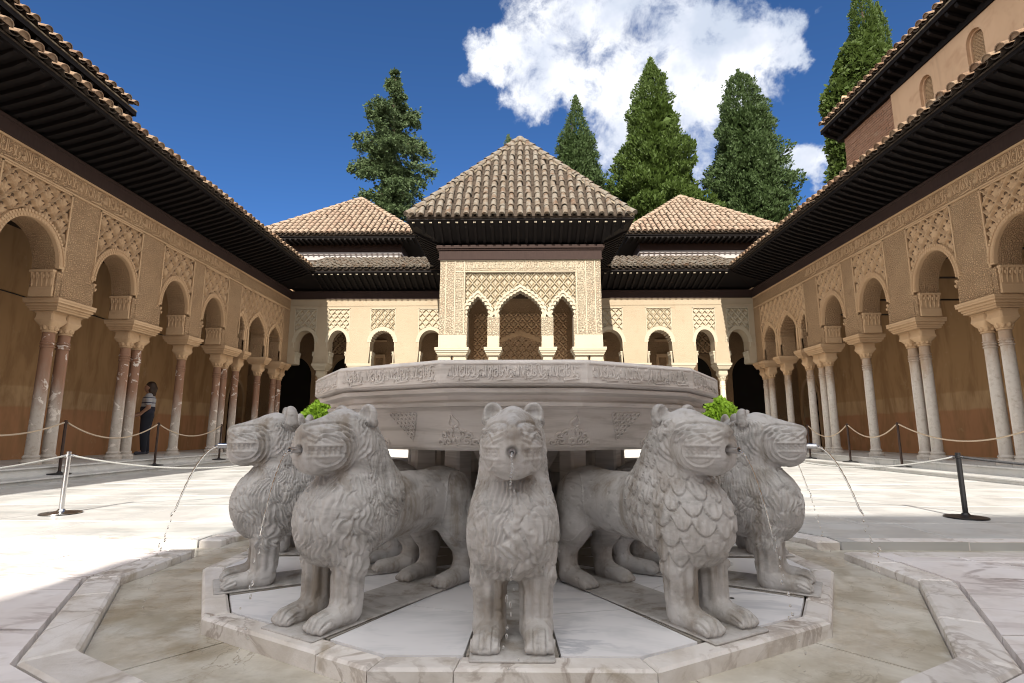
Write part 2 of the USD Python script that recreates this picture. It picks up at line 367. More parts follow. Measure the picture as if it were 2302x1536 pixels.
M['rib_stucco'] = stucco('rib_stucco', [(0, (.365, .235, .128)), (.5, (.451, .304, .180)), (1, (.506, .357, .222))], (.297, .183, .101), base_bump=.4)
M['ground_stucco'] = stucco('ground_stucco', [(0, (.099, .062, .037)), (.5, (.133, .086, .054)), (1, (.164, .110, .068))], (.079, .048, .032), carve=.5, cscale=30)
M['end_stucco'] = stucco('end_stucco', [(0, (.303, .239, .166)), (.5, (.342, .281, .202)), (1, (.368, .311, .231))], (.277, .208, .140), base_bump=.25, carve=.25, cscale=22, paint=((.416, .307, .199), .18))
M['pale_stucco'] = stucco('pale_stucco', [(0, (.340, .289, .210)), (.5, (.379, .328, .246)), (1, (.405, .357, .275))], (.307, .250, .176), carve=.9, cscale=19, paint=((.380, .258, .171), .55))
M['pale_rib'] = stucco('pale_rib', [(0, (.361, .311, .230)), (.5, (.401, .351, .267)), (1, (.427, .381, .296))], (.334, .276, .195), base_bump=.3)
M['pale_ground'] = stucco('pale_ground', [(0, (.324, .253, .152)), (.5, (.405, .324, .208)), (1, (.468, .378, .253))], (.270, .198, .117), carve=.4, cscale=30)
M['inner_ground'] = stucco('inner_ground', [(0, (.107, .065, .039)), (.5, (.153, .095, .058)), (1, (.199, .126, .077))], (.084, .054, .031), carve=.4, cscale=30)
def plaster_bands(name):
    """The gallery's back wall: ochre above, a paler band at dado height, brick-coloured below, each with streaks and worn patches."""
    n = {'g': ('geometry', {}), 'x': ('separate_xyz', {}),
         'w': ('noise_texture', {'scale': 2.0, 'detail': 5.0}), 'wm': ('math', {'math_type': 'multiply_add', 'value2': .10}),
         'rz': ('map_range', {'from_min': 0.0, 'from_max': 6.0}),
         'r': ('rgb_ramp', {'ramp': [(0, (.420, .215, .110)), (.225, (.450, .235, .125)), (.232, (.500, .330, .185)), (.295, (.530, .360, .200)), (.30, (.440, .275, .140)), (.6, (.420, .260, .130)), (1, (.380, .230, .120))]}),
         'map': ('mapping', {'scale': (1.4, 1.4, .35)}), 's': ('noise_texture', {'scale': 1.5, 'detail': 9.0, 'roughness': .66, 'distortion': .4}),
         'sm': ('map_range', {'from_min': .42, 'from_max': .64, 'to_max': .85, 'range_type': 'smoothstep'}), 'sx': ('mix_color', {'b': (.300, .175, .085)}),
         'l': ('noise_texture', {'scale': 2.6, 'detail': 9.0, 'roughness': .7}), 'lm': ('map_range', {'from_min': .60, 'from_max': .80, 'to_max': .6}), 'lx': ('mix_color', {'b': (.620, .460, .290)}),
         'b': ('noise_texture', {'scale': 18.0, 'detail': 7.0, 'roughness': .6}), 'bp': ('bump', {'strength': .3, 'distance': .012}),
         'p': ('principled_bsdf', {'roughness': .88, 'specular_ior_level': .2})}
    L = [('g.position', 'x.vector'), ('g.position', 'w.vector'), ('w.fac', 'wm.value1'), ('x.z', 'wm.value3'), ('wm.value', 'rz.value'), ('rz.result', 'r.fac'),
         ('g.position', 'map.vector'), ('map.vector', 's.vector'), ('s.fac', 'sm.value'), ('sm.result', 'sx.fac'), ('r.color', 'sx.a'),
         ('g.position', 'l.vector'), ('l.fac', 'lm.value'), ('lm.result', 'lx.fac'), ('sx.result', 'lx.a'), ('lx.result', 'p.base_color'),
         ('g.position', 'b.vector'), ('b.fac', 'bp.height'), ('bp.normal', 'p.normal')]
    return mat(name, n, L)
M['back_plaster'] = plaster_bands('back_plaster')
M['orange_plaster'] = stone('orange_plaster', [(0, (.44, .285, .175)), (.5, (.55, .365, .23)), (1, (.61, .42, .275))], scale=(1, 1, .5), nscale=.9, rough=.9, spot=((.40, .24, .14), 2.2, .52, .75, .6), bump=.25, bscale=14, spec=.2, stain=((.36, .24, .15), (2.5, 2.5, .3), 1.3, .52, .74, .5))
M['white_plaster'] = stone('white_plaster', [(0, (.332, .311, .311)), (1, (.396, .374, .374))], nscale=2, rough=.9, bump=.2, bscale=20, spec=.2)
M['ceiling_wood'] = stone('ceiling_wood', [(0, (.024, .016, .011)), (1, (.048, .030, .019))], nscale=6, rough=.8, spec=.2)
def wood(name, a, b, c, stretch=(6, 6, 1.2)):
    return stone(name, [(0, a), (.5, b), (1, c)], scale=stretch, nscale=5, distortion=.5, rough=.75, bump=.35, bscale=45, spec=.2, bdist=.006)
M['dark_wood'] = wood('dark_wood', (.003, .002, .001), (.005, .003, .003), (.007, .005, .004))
M['frieze_wood'] = wood('frieze_wood', (.022, .012, .011), (.034, .020, .017), (.048, .030, .025))
M['door_wood'] = wood('door_wood', (.018, .011, .008), (.03, .019, .013), (.045, .03, .02))
M['black_void'] = stone('black_void', [(0, (.012, .010, .008)), (1, (.02, .017, .014))], rough=.9, spec=.1)  # near-black colour standing in for unlit depth behind openings
# roofing
def tiles(name, c1, c2, c3, lichen, la, lb, island=False):
    n = {'g': ('geometry', {}), 'oi': ('object_info', {}),
         'r': ('rgb_ramp', {'ramp': [(0, c1), (.35, c2), (.7, c3), (1, c2)]}),
         's': ('noise_texture', {'scale': 5.5, 'detail': 10.0, 'roughness': .72, 'distortion': .5}), 'sm': ('map_range', {'from_min': la, 'from_max': lb, 'to_max': .9, 'range_type': 'smoothstep'}), 'sx': ('mix_color', {'b': lichen}),
         'd': ('noise_texture', {'scale': 17.0, 'detail': 8.0, 'roughness': .7}), 'dm': ('map_range', {'from_min': .50, 'from_max': .68, 'to_max': .85, 'range_type': 'smoothstep'}), 'dx': ('mix_color', {'b': (.10, .075, .055)}),
         'b': ('noise_texture', {'scale': 60.0, 'detail': 5.0}), 'bp': ('bump', {'strength': .5, 'distance': .01}),
         'p': ('principled_bsdf', {'roughness': .9, 'specular_ior_level': .2})}
    L = [('g.random_per_island' if island else 'oi.random', 'r.fac'), ('g.position', 's.vector'), ('s.fac', 'sm.value'), ('sm.result', 'sx.fac'), ('r.color', 'sx.a'),
         ('g.position', 'd.vector'), ('d.fac', 'dm.value'), ('dm.result', 'dx.fac'), ('sx.result', 'dx.a'), ('dx.result', 'p.base_color'), ('g.position', 'b.vector'), ('b.fac', 'bp.height'), ('bp.normal', 'p.normal')]
    return mat(name, n, L)
M['old_tile'] = tiles('old_tile', (.110, .067, .043), (.134, .099, .071), (.146, .118, .091), (.187, .171, .146), .42, .60)
M['old_tile_mass'] = tiles('old_tile_mass', (.110, .067, .043), (.134, .099, .071), (.146, .118, .091), (.187, .171, .146), .42, .60, True)
M['orange_tile'] = tiles('orange_tile', (.266, .181, .130), (.315, .238, .179), (.291, .214, .155), (.337, .294, .243), .52, .74)
M['orange_tile_mass'] = tiles('orange_tile_mass', (.266, .181, .130), (.315, .238, .179), (.291, .214, .155), (.337, .294, .243), .52, .74, True)
M['brown_tile'] = tiles('brown_tile', (.166, .098, .061), (.209, .135, .086), (.234, .166, .111), (.246, .215, .178), .52, .72)
M['brown_tile_mass'] = tiles('brown_tile_mass', (.166, .098, .061), (.209, .135, .086), (.234, .166, .111), (.246, .215, .178), .52, .72, True)
M['gutter'] = stone('gutter', [(0, (.025, .018, .013)), (.5, (.05, .036, .026)), (1, (.10, .075, .055))], nscale=12, rough=.95, bump=.5, bscale=40)  # dirt and moss, darkened further in place of shade between the tiles
M['mortar'] = stone('mortar', [(0, (.268, .210, .147)), (.5, (.332, .275, .204)), (1, (.370, .319, .255))], nscale=9, rough=.95, bump=.6, bscale=40, spot=((.140, .109, .071), 8, .52, .7, .8))
# columns
def column_mat(name, white, red, lo, hi, patches):
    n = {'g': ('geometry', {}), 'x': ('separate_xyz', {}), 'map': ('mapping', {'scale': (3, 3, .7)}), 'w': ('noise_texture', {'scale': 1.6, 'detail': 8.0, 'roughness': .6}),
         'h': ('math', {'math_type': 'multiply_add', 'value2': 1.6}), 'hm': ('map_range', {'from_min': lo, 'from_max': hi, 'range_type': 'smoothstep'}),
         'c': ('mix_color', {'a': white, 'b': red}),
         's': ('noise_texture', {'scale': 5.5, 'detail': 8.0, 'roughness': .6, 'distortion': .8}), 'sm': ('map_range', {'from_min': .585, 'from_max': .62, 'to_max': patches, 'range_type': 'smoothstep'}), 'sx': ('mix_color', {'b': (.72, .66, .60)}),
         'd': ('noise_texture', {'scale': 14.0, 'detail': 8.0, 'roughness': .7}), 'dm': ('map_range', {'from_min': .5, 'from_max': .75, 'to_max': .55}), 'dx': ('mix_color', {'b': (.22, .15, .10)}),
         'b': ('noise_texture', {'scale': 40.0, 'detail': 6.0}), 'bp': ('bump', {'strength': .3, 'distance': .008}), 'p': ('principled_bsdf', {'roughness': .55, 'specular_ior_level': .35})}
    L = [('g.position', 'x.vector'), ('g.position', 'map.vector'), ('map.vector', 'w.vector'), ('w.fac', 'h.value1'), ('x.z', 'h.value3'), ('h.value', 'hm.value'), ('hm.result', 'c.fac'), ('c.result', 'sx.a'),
         ('g.position', 's.vector'), ('s.fac', 'sm.value'), ('sm.result', 'sx.fac'), ('sx.result', 'dx.a'), ('g.position', 'd.vector'), ('d.fac', 'dm.value'), ('dm.result', 'dx.fac'), ('dx.result', 'p.base_color'),
         ('g.position', 'b.vector'), ('b.fac', 'bp.height'), ('bp.normal', 'p.normal')]
    return mat(name, n, L)
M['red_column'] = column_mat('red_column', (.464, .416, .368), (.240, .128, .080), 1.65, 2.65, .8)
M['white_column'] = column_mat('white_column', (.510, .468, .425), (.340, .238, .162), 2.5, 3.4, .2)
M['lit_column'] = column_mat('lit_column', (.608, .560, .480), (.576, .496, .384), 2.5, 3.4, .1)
# plants
def leaf(name, dark, light, yellow=None, trans=.35):
    n = {'g': ('geometry', {}), 'r': ('rgb_ramp', {'ramp': [(0, dark), (.6, light), (1, yellow or light)]}), 'p': ('principled_bsdf', {'roughness': .55, 'specular_ior_level': .25}), 't': ('translucent_bsdf', {}), 'mx': ('mix_closure', {'fac': trans})}
    L = [('g.random_per_island', 'r.fac'), ('r.color', 'p.base_color'), ('r.color', 't.color'), ('p.BSDF', 'mx.closure1'), ('t.BSDF', 'mx.closure2')]
    return mat(name, n, L, 'mx.closure')
M['cypress_leaf'] = leaf('cypress_leaf', (.059, .093, .018), (.170, .211, .043), (.240, .264, .053), .25)
M['dark_leaf'] = leaf('dark_leaf', (.049, .079, .025), (.133, .166, .050), (.190, .216, .062), .22)
M['spruce_leaf'] = leaf('spruce_leaf', (.072, .105, .043), (.176, .211, .084), (.274, .273, .105), .22)
M['bright_leaf'] = leaf('bright_leaf', (.14, .24, .02), (.30, .46, .05), (.42, .55, .08), .4)
M['creeper_leaf'] = leaf('creeper_leaf', (.066, .099, .022), (.220, .242, .050), (.363, .341, .077), .35)
M['bark'] = stone('bark', [(0, (.05, .035, .022)), (1, (.12, .085, .055))], scale=(6, 6, 1), nscale=3, rough=.95, bump=.7, bscale=20)
# small things
M['steel'] = mat('steel', {'p': ('principled_bsdf', {'base_color': (.62, .62, .63), 'metallic': 1.0, 'roughness': .22})}, [])
M['black_metal'] = mat('black_metal', {'p': ('principled_bsdf', {'base_color': (.018, .018, .02), 'metallic': .3, 'roughness': .38})}, [])
M['rust_metal'] = mat('rust_metal', {'p': ('principled_bsdf', {'base_color': (.045, .026, .020), 'metallic': .3, 'roughness': .45})}, [])
M['iron'] = mat('iron', {'p': ('principled_bsdf', {'base_color': (.03, .022, .018), 'roughness': .7})}, [])
def rope_mat(name, a, b):
    return mat(name, {'tc': ('texture_coordinate', {}), 'w': ('noise_texture', {'scale': 120.0, 'detail': 3.0}), 'r': ('rgb_ramp', {'ramp': [(0, a), (1, b)]}), 'bp': ('bump', {'strength': .4, 'distance': .004}), 'p': ('principled_bsdf', {'roughness': .8})},
               [('tc.object', 'w.vector'), ('w.fac', 'r.fac'), ('r.color', 'p.base_color'), ('w.fac', 'bp.height'), ('bp.normal', 'p.normal')])
M['pale_rope'] = rope_mat('pale_rope', (.34, .25, .17), (.58, .48, .36))
M['grey_rope'] = rope_mat('grey_rope', (.14, .14, .14), (.42, .42, .40))
M['dark_rope'] = rope_mat('dark_rope', (.02, .02, .022), (.07, .07, .075))
M['water'] = mat('water', {'p': ('principled_bsdf', {'base_color': (.98, .99, 1.0), 'roughness': 0.02, 'ior': 1.33, 'transmission_weight': 1.0, 'specular_ior_level': .8})}, [])
def cloth(name, c, r=.85):
    return mat(name, {'g': ('geometry', {}), 'n': ('noise_texture', {'scale': 25.0, 'detail': 4.0}), 'bp': ('bump', {'strength': .3, 'distance': .01}), 'p': ('principled_bsdf', {'base_color': c, 'roughness': r})}, [('g.position', 'n.vector'), ('n.fac', 'bp.height'), ('bp.normal', 'p.normal')])
M['navy_cloth'] = cloth('navy_cloth', (.012, .014, .024))
M['skin'] = cloth('skin', (.36, .20, .13), .55)
M['hair'] = cloth('hair', (.035, .018, .010), .6)
M['shoe'] = cloth('shoe', (.06, .06, .08))
M['shirt'] = mat('shirt', {'g': ('geometry', {}), 'x': ('separate_xyz', {}), 'r': ('rgb_ramp', {'ramp': [(0, (.02, .02, .035)), (.10, (.02, .02, .035)), (.11, (.40, .40, .42)), (.30, (.40, .40, .42)), (.31, (.06, .06, .10)), (.37, (.06, .06, .10)), (.38, (.42, .42, .44)), (.62, (.42, .42, .44)), (.63, (.10, .10, .14)), (.68, (.10, .10, .14)), (.69, (.38, .38, .40)), (1, (.38, .38, .40))], 'interpolate': False}),
                           'm': ('map_range', {'from_min': 1.36, 'from_max': 1.75}), 'p': ('principled_bsdf', {'roughness': .85})}, [('g.position', 'x.vector'), ('x.z', 'm.value'), ('m.result', 'r.fac'), ('r.color', 'p.base_color')])
# ---------------------------------------------------------------- the court's floor
FX = -0.03                                   # the fountain stands this far off the court's axis
def gon(R, n=12, ph=math.pi / 12, c=(FX, 0.0)):
    return Polygon([(c[0] + R * math.cos(ph + 2 * math.pi * k / n), c[1] + R * math.sin(ph + 2 * math.pi * k / n)) for k in range(n)])
KERB_IN, KERB_OUT, DECK_OUT, DECK_IN = 2.16, 2.34, 1.775, 1.665
WX, WY = 7.85, 14.4                          # half the court's width and length, wall to wall
STEP1, STEP2 = 7.12, 7.52
FL = .045                                    # the paving's level; the trough round the deck lies lower

obj('ground', xf(cat(boxmesh((-400, -400, -.4), (400, 400, -.22))), np.eye(4)), M['earth'], kind='structure')
floor = obj('court_floor', boxmesh((-STEP1 - .2, -WY - .2, -.20), (STEP1 + .2, WY + .2, -.035)), M['joint'], kind='structure')
obj('channel_bed', cat(boxmesh((-STEP1 + .3, .08, -.034), (FX - KERB_IN + .06, .44, -.012)), boxmesh((FX + KERB_IN - .06, .08, -.034), (STEP1 - .3, .44, -.012)),
                       boxmesh((FX - .2, KERB_IN - .1, -.034), (FX + .2, 9.6, -.013))), M['trough_stone'], floor)
channels = unary_union([sbox(-STEP1 + .3, .10, STEP1 - .3, .42), sbox(FX - .15, 0, FX + .15, 9.5)])
hole = gon(KERB_OUT).union(channels)
r_ = np.random.default_rng(11)
def pave(x0, x1, y0, y1, rows, len_lo, len_hi, mats, inset=.0062, far=False):
    y = y0
    while y < y1 - .05:
        h = min(r_.uniform(*rows), y1 - y)
        if y1 - y - h < .25: h = y1 - y
        x = x0 - r_.uniform(0, len_lo * .8)
        while x < x1:
            w = r_.uniform(len_lo, len_hi)
            p = sbox(max(x, x0), y, min(x + w, x1), y + h).buffer(-inset, join_style='mitre')
            x += w
            if p.is_empty: continue
            p = p.difference(hole.buffer(.003, join_style='mitre'))
            for g in getattr(p, 'geoms', [p]):
                if g.is_empty or g.area < .004: continue
                z = r_.uniform(-.0015, .0015)
                z += FL; me = slab(g, -.034, z, .006) if len(g.exterior.coords) == 5 and g.minimum_rotated_rectangle.area / g.area < 1.01 else extrude(g, z + .034, -.034)
                obj('paving_slab', me, mats, floor)
        y += h
pave(-STEP1, STEP1, .42, 5.2, (.75, 1.1), 1.6, 2.8, M['court_marble'], .0045)
pave(-STEP1, STEP1, 5.2, WY, (1.0, 1.4), 2.2, 3.4, M['court_marble'], .0045)
pave(-STEP1, STEP1, -3.2, .10, (.48, .78), 1.1, 2.3, M['old_marble'])
pave(-STEP1, STEP1, -WY, -3.2, (2.4, 3.2), 4.0, 6.0, M['old_marble'])
# kerb round the trough: blocks of uneven length, broken by the channels
def ring_blocks(Ro, Ri, z0, z1, mats, name, parent, cuts=(.36, .66), bev=.012, skip=None, jit=.10):
    for k in range(12):
        a0, a1 = math.pi / 12 + 2 * math.pi * k / 12, math.pi / 12 + 2 * math.pi * (k + 1) / 12
        P = lambda R, t: np.array([FX + R * ((1 - t) * math.cos(a0) + t * math.cos(a1)), R * ((1 - t) * math.sin(a0) + t * math.sin(a1))])
        ts = [0.0] + [c + r_.uniform(-jit, jit) for c in (cuts if k % 2 else cuts[:1])] + [1.0]
        for t0, t1 in zip(ts[:-1], ts[1:]):
            g = Polygon([P(Ro, t0), P(Ro, t1), P(Ri, t1), P(Ri, t0)]).buffer(-.0025, join_style='mitre')
            if skip is not None: g = g.difference(skip)
            for q in getattr(g, 'geoms', [g]):
                if q.is_empty or q.area < .002: continue
                z = z1 + r_.uniform(-.002, .002)
                obj(name, slab(q, z0, z, bev) if q.convex_hull.area / q.area < 1.001 else extrude(q, z - z0, z0), mats, parent)
ring_blocks(KERB_OUT - .012, KERB_IN, -.034, FL + .001, M['kerb_marble'], 'kerb_block', floor, skip=channels)
for y0, y1, z in ((.42, .56, .001), (-.04, .10, .0005)):   # edging stones of the side channels
    for sx in (-1, 1):
        x = KERB_OUT
        while x < STEP1 - .3:
            w = r_.uniform(.7, 1.3)
            q = sbox(min(sx * x, sx * (x + w)), y0 + .003, max(sx * x, sx * (x + w)), y1 - .003).buffer(-.002, join_style='mitre').difference(gon(KERB_OUT + .002))
            for g in getattr(q, 'geoms', [q]):
                if g.area > .01: obj('edging_stone', extrude(g, FL + z + .034, -.034), M['kerb_marble'], floor)
            x += w
# trough: flagstones round the deck
for k in range(12):
    a0 = math.pi / 12 + 2 * math.pi * k / 12 + (.09 if k % 2 else -.06)
    a1 = math.pi / 12 + 2 * math.pi * (k + 1) / 12 + (.09 if (k + 1) % 2 else -.06)
    ring = Polygon([(FX + R * math.cos(a), R * math.sin(a)) for R, a in ((1.5, a0), (2.9, a0), (3.0, (a0 + a1) / 2), (2.9, a1), (1.5, a1))])
    g = gon(KERB_IN - .001).difference(gon(DECK_OUT - .03)).intersection(ring).buffer(-.003, join_style='mitre')
    for q in getattr(g, 'geoms', [g]):
        if q.area > .01: obj('trough_flagstone', extrude(q, .034 + r_.uniform(-.001, .001), -.034), M['trough_stone'], floor)

# ---------------------------------------------------------------- the fountain's deck
deck = thing('fountain_deck', 'twelve sided low marble deck with a kerb, in a shallow trough under the lions', 'fountain deck', (FX, 0, -.034))
def drop(m, o=(FX, 0, -.034)):
    return m[0] - np.array(o), m[1]
obj('core', drop(extrude(gon(DECK_IN + .02), .039 + .034, -.034)), M['joint'], deck)
def deck_ring():
    for k in range(12):
        a0, a1 = math.pi / 12 + 2 * math.pi * k / 12, math.pi / 12 + 2 * math.pi * (k + 1) / 12
        P = lambda R, t: (FX + R * ((1 - t) * math.cos(a0) + t * math.cos(a1)), R * ((1 - t) * math.sin(a0) + t * math.sin(a1)))
        ts = [0.0, .5 + r_.uniform(-.3, .3), 1.0] if k % 3 else [0.0, 1.0]
        for t0, t1 in zip(ts[:-1], ts[1:]):
            g = Polygon([P(DECK_OUT, t0), P(DECK_OUT, t1), P(DECK_IN, t1), P(DECK_IN, t0)]).buffer(-.002, join_style='mitre')
            obj('kerb_block', drop(slab(g, -.033, .062 + r_.uniform(-.0015, .0015), .011)), M['kerb_marble'], deck)
deck_ring()
for k in range(12):                          # a strip of sole stone under each lion, marble between the strips
    a = -math.pi / 2 + k * math.pi / 6
    d, e = np.array([math.cos(a), math.sin(a)]), np.array([-math.sin(a), math.cos(a)])
    c = np.array([FX, 0])
    strip = Polygon([c + d * .30 - e * .10, c + d * 1.7 - e * .165, c + d * 1.7 + e * .165, c + d * .30 + e * .10]).intersection(gon(DECK_IN - .002))
    obj('sole_strip', drop(extrude(strip.buffer(-.004, join_style='mitre'), .020, .041)), M['sole_stone'], deck)
    b = a + math.pi / 12
    bd, be = np.array([math.cos(b), math.sin(b)]), np.array([-math.sin(b), math.cos(b)])
    other = Polygon([c + np.array([math.cos(a2), math.sin(a2)]) * R for a2, R in ((a, .25), (a, 3), (a + math.pi / 6, 3), (a + math.pi / 6, .25))])
    a3 = a + math.pi / 6
    d3, e3 = np.array([math.cos(a3), math.sin(a3)]), np.array([-math.sin(a3), math.cos(a3)])
    nxt = Polygon([c + d3 * .25 - e3 * .10, c + d3 * 1.75 - e3 * .168, c + d3 * 1.75 + e3 * .168, c + d3 * .25 + e3 * .10])
    mine = Polygon([c + d * .25 - e * .10, c + d * 1.75 - e * .168, c + d * 1.75 + e * .168, c + d * .25 + e * .10])
    wedge = other.intersection(gon(DECK_IN - .003)).difference(nxt).difference(mine)
    cut = 1.13 + r_.uniform(-.12, .12)
    tilt = r_.uniform(-.25, .25)
    for lo, hi in ((-1, cut), (cut, 3)):
        n0 = [c + bd * (lo + tilt * s * .3) + be * s for s in (-1, 1)]
        n1 = [c + bd * (hi + tilt * s * .3) + be * s for s in (1, -1)]
        g = wedge.intersection(Polygon([*n0, *n1])).buffer(-.003, join_style='mitre')
        for q in getattr(g, 'geoms', [g]):
            if q.area > .004: obj('marble_slab', drop(extrude(q, .019 + r_.uniform(-.001, .001), .041)), M['deck_marble'], deck)
for x, y in ((.55, -1.02), (-1.28, .10), (1.22, -.66), (.98, -.95)):         # drain holes in the deck
    obj('drain_hole', drop(lathe([(.011, .0602), (.0105, .0618), (.004, .0612)], 12, (FX + x, y, 0))), M['black_metal'], deck)
# the steps up to the galleries
for sx in (-1, 1):
    st = obj('gallery_step', boxmesh((sx * STEP1, -WY, -.15), (sx * (STEP2 + .02), WY, .098)), M['court_marble'], kind='structure')
    y = -WY
    while y < WY:
        w = r_.uniform(1.5, 2.3); e = min(y + w, WY)
        obj('step_slab', boxmesh((sx * (STEP1 - .03), y + .002, .098), (sx * STEP2, e - .002, .125), .006), M['court_marble'], st)
        y = e
    fl = obj('gallery_floor', boxmesh((sx * STEP2, -WY - 3, -.15), (sx * 10.6, WY + 3, .235)), M['court_marble'], kind='structure')
    y = -WY
    while y < WY + 2.6:
        w = r_.uniform(1.4, 2.2); e = min(y + w, WY + 2.6)
        obj('floor_slab', boxmesh((sx * (STEP2 - .03), y + .002, .235), (sx * 9.0, e - .002, .262), .006), M['court_marble'], fl)
        y = e
ef = obj('end_gallery_floor', cat(boxmesh((-7.5, WY - .35, -.15), (7.5, WY + 3.0, .235)), boxmesh((-2.5, 9.9, -.15), (2.5, WY - .35, .234))), M['court_marble'], kind='structure')
obj('floor_slab', boxmesh((-7.49, WY - .38, .235), (7.49, WY + 2.9, .262), .006), M['court_marble'], ef)
obj('floor_slab', boxmesh((-2.52, 9.88, .235), (2.52, WY - .39, .262), .006), M['court_marble'], ef)
# ---------------------------------------------------------------- arches, columns, lattice and roofs
LEFT = lambda x0=-WX: frame((x0, 0, 0), (0, 1, 0), (0, 0, 1), (1, 0, 0))
RIGHT = lambda x0=WX: frame((x0, 0, 0), (0, -1, 0), (0, 0, 1), (-1, 0, 0))
END = lambda y0=WY: frame((0, y0, 0), (1, 0, 0), (0, 0, 1), (0, -1, 0))

def arch(cx, hw, z0, zs, zt, flare=0.0, off=0.0, scallop=0, amp=.03, n=25, lip=0.0):
    """An opening's outline, from its bottom left over the crown to its bottom right."""
    t = np.linspace(0, math.pi, n if not scallop else scallop * 8 + 1)
    hw2, zt2 = hw + off, zt + off
    s = cx - hw2 * np.cos(t)
    z = zs + (zt2 - zs) * (1 - np.abs(np.cos(t)) ** 2.15) ** (1 / 1.85)
    if scallop:
        ph = np.abs(np.sin(t / math.pi * scallop * math.pi))
        nx, nz = -np.cos(t), np.sin(t)
        s, z = s + nx * amp * ph, z + nz * amp * ph
    left = [(cx - hw2 - flare, z0), (cx - hw2 - flare, z0 + .10 * (zs - z0)), (cx - hw2 - flare * .35, z0 + .55 * (zs - z0))]
    right = [(2 * cx - x, y) for x, y in left[::-1]]
    return left + list(zip(s, z)) + right
def muqarnas(cx, hw, z0, zs, zt, off=0.0, nl=6, phase=0.0):
    """A cusped arch of small steps, as carved stalactites leave it."""
    pts = []
    H = zt + off * 1.25 - zs
    u = np.linspace(0, 1, nl + 1)
    half = [(hw + off) * (1 - u[k] ** 1.9) ** .85 for k in range(nl + 1)]
    zz = [zs + H * u[k] ** 1.05 for k in range(nl + 1)]
    prof = [(hw + off, z0)]
    for k in range(nl):
        x0, y0, x1, y1 = half[k], zz[k], half[k + 1], zz[k + 1]
        for q in np.linspace(0, 1, 6):
            a = q * math.pi / 2
            prof.append((x0 + (x1 - x0) * (1 - math.cos(a)), y0 + (y1 - y0) * math.sin(a)))
        if k == nl - 1: prof[-1] = (0.012, y1 + .04)
    L = [(cx - x, y) for x, y in prof]
    R = [(cx + x, y) for x, y in prof[::-1]]
    return L + R

def muq_poly(c, hw, z0, zs, zt, off=0.0, rl=.05, phase=0.0):
    """A cusped opening: small cells strung along a pointed arch."""
    u = np.linspace(0, 1, 41)
    X, Zc = (hw + off) * (1 - u ** 1.9) ** .85, zs + (zt + off * 1.2 - zs) * u
    half = np.c_[X, Zc]
    L = np.r_[0, np.cumsum(np.linalg.norm(np.diff(half, axis=0), axis=1))]
    n = max(3, int(round(L[-1] / (rl * 1.90))))
    base = Polygon([(c - hw - off, z0), *[(c - x, y) for x, y in half], *[(c + x, y) for x, y in half[::-1]], (c + hw + off, z0)]).buffer(-rl * .62)
    cells = []
    for k in range(n + 1):
        d = min(L[-1], (k + phase) * L[-1] / n)
        x, y = np.interp(d, L, half[:, 0]), np.interp(d, L, half[:, 1])
        t = 1 - .38 / max(.4, math.hypot(x, y - zs)) * rl
        for sg in (-1, 1): cells.append(Point(c + sg * max(0, x - rl * .42), y - rl * .30 * u[min(40, int(40 * d / L[-1]))]).buffer(rl, 6))
    low = sbox(c - hw - off, z0, c + hw + off, zs)
    top = Polygon([(c - rl * .5, zt + off - .02), (c, zt + off * 1.2 + rl * .9), (c + rl * .5, zt + off - .02)])
    return unary_union([base, low, top, *cells]).buffer(.0005)
def relief(poly, fn, step, base=0.0, cut=.0015, n0=0.0):
    """A carved sheet over a polygon of the (s, z) plane: height fn(s, z) above n0; ground (fn below cut) is left open."""
    x0, y0, x1, y1 = poly.bounds
    s = np.arange(x0, x1 + step, step); z = np.arange(y0, y1 + step, step)
    S, Z = np.meshgrid(s, z, indexing='ij')
    h = fn(S, Z)
    inside = contains_xy(poly, S, Z)
    h = np.where(inside, h, 0)
    V = np.stack([S, Z, n0 + h], -1).reshape(-1, 3)
    I = np.arange(S.size).reshape(S.shape)
    a, b, c, d = I[:-1, :-1], I[1:, :-1], I[1:, 1:], I[:-1, 1:]
    hm = np.maximum.reduce([h[:-1, :-1], h[1:, :-1], h[1:, 1:], h[:-1, 1:]])
    ok = hm > cut
    q = np.stack([a[ok], b[ok], c[ok], d[ok]], -1)
    used, inv = np.unique(q, return_inverse=True)
    return V[used], np.vstack([inv.reshape(q.shape)[:, [0, 1, 2]], inv.reshape(q.shape)[:, [0, 2, 3]]])
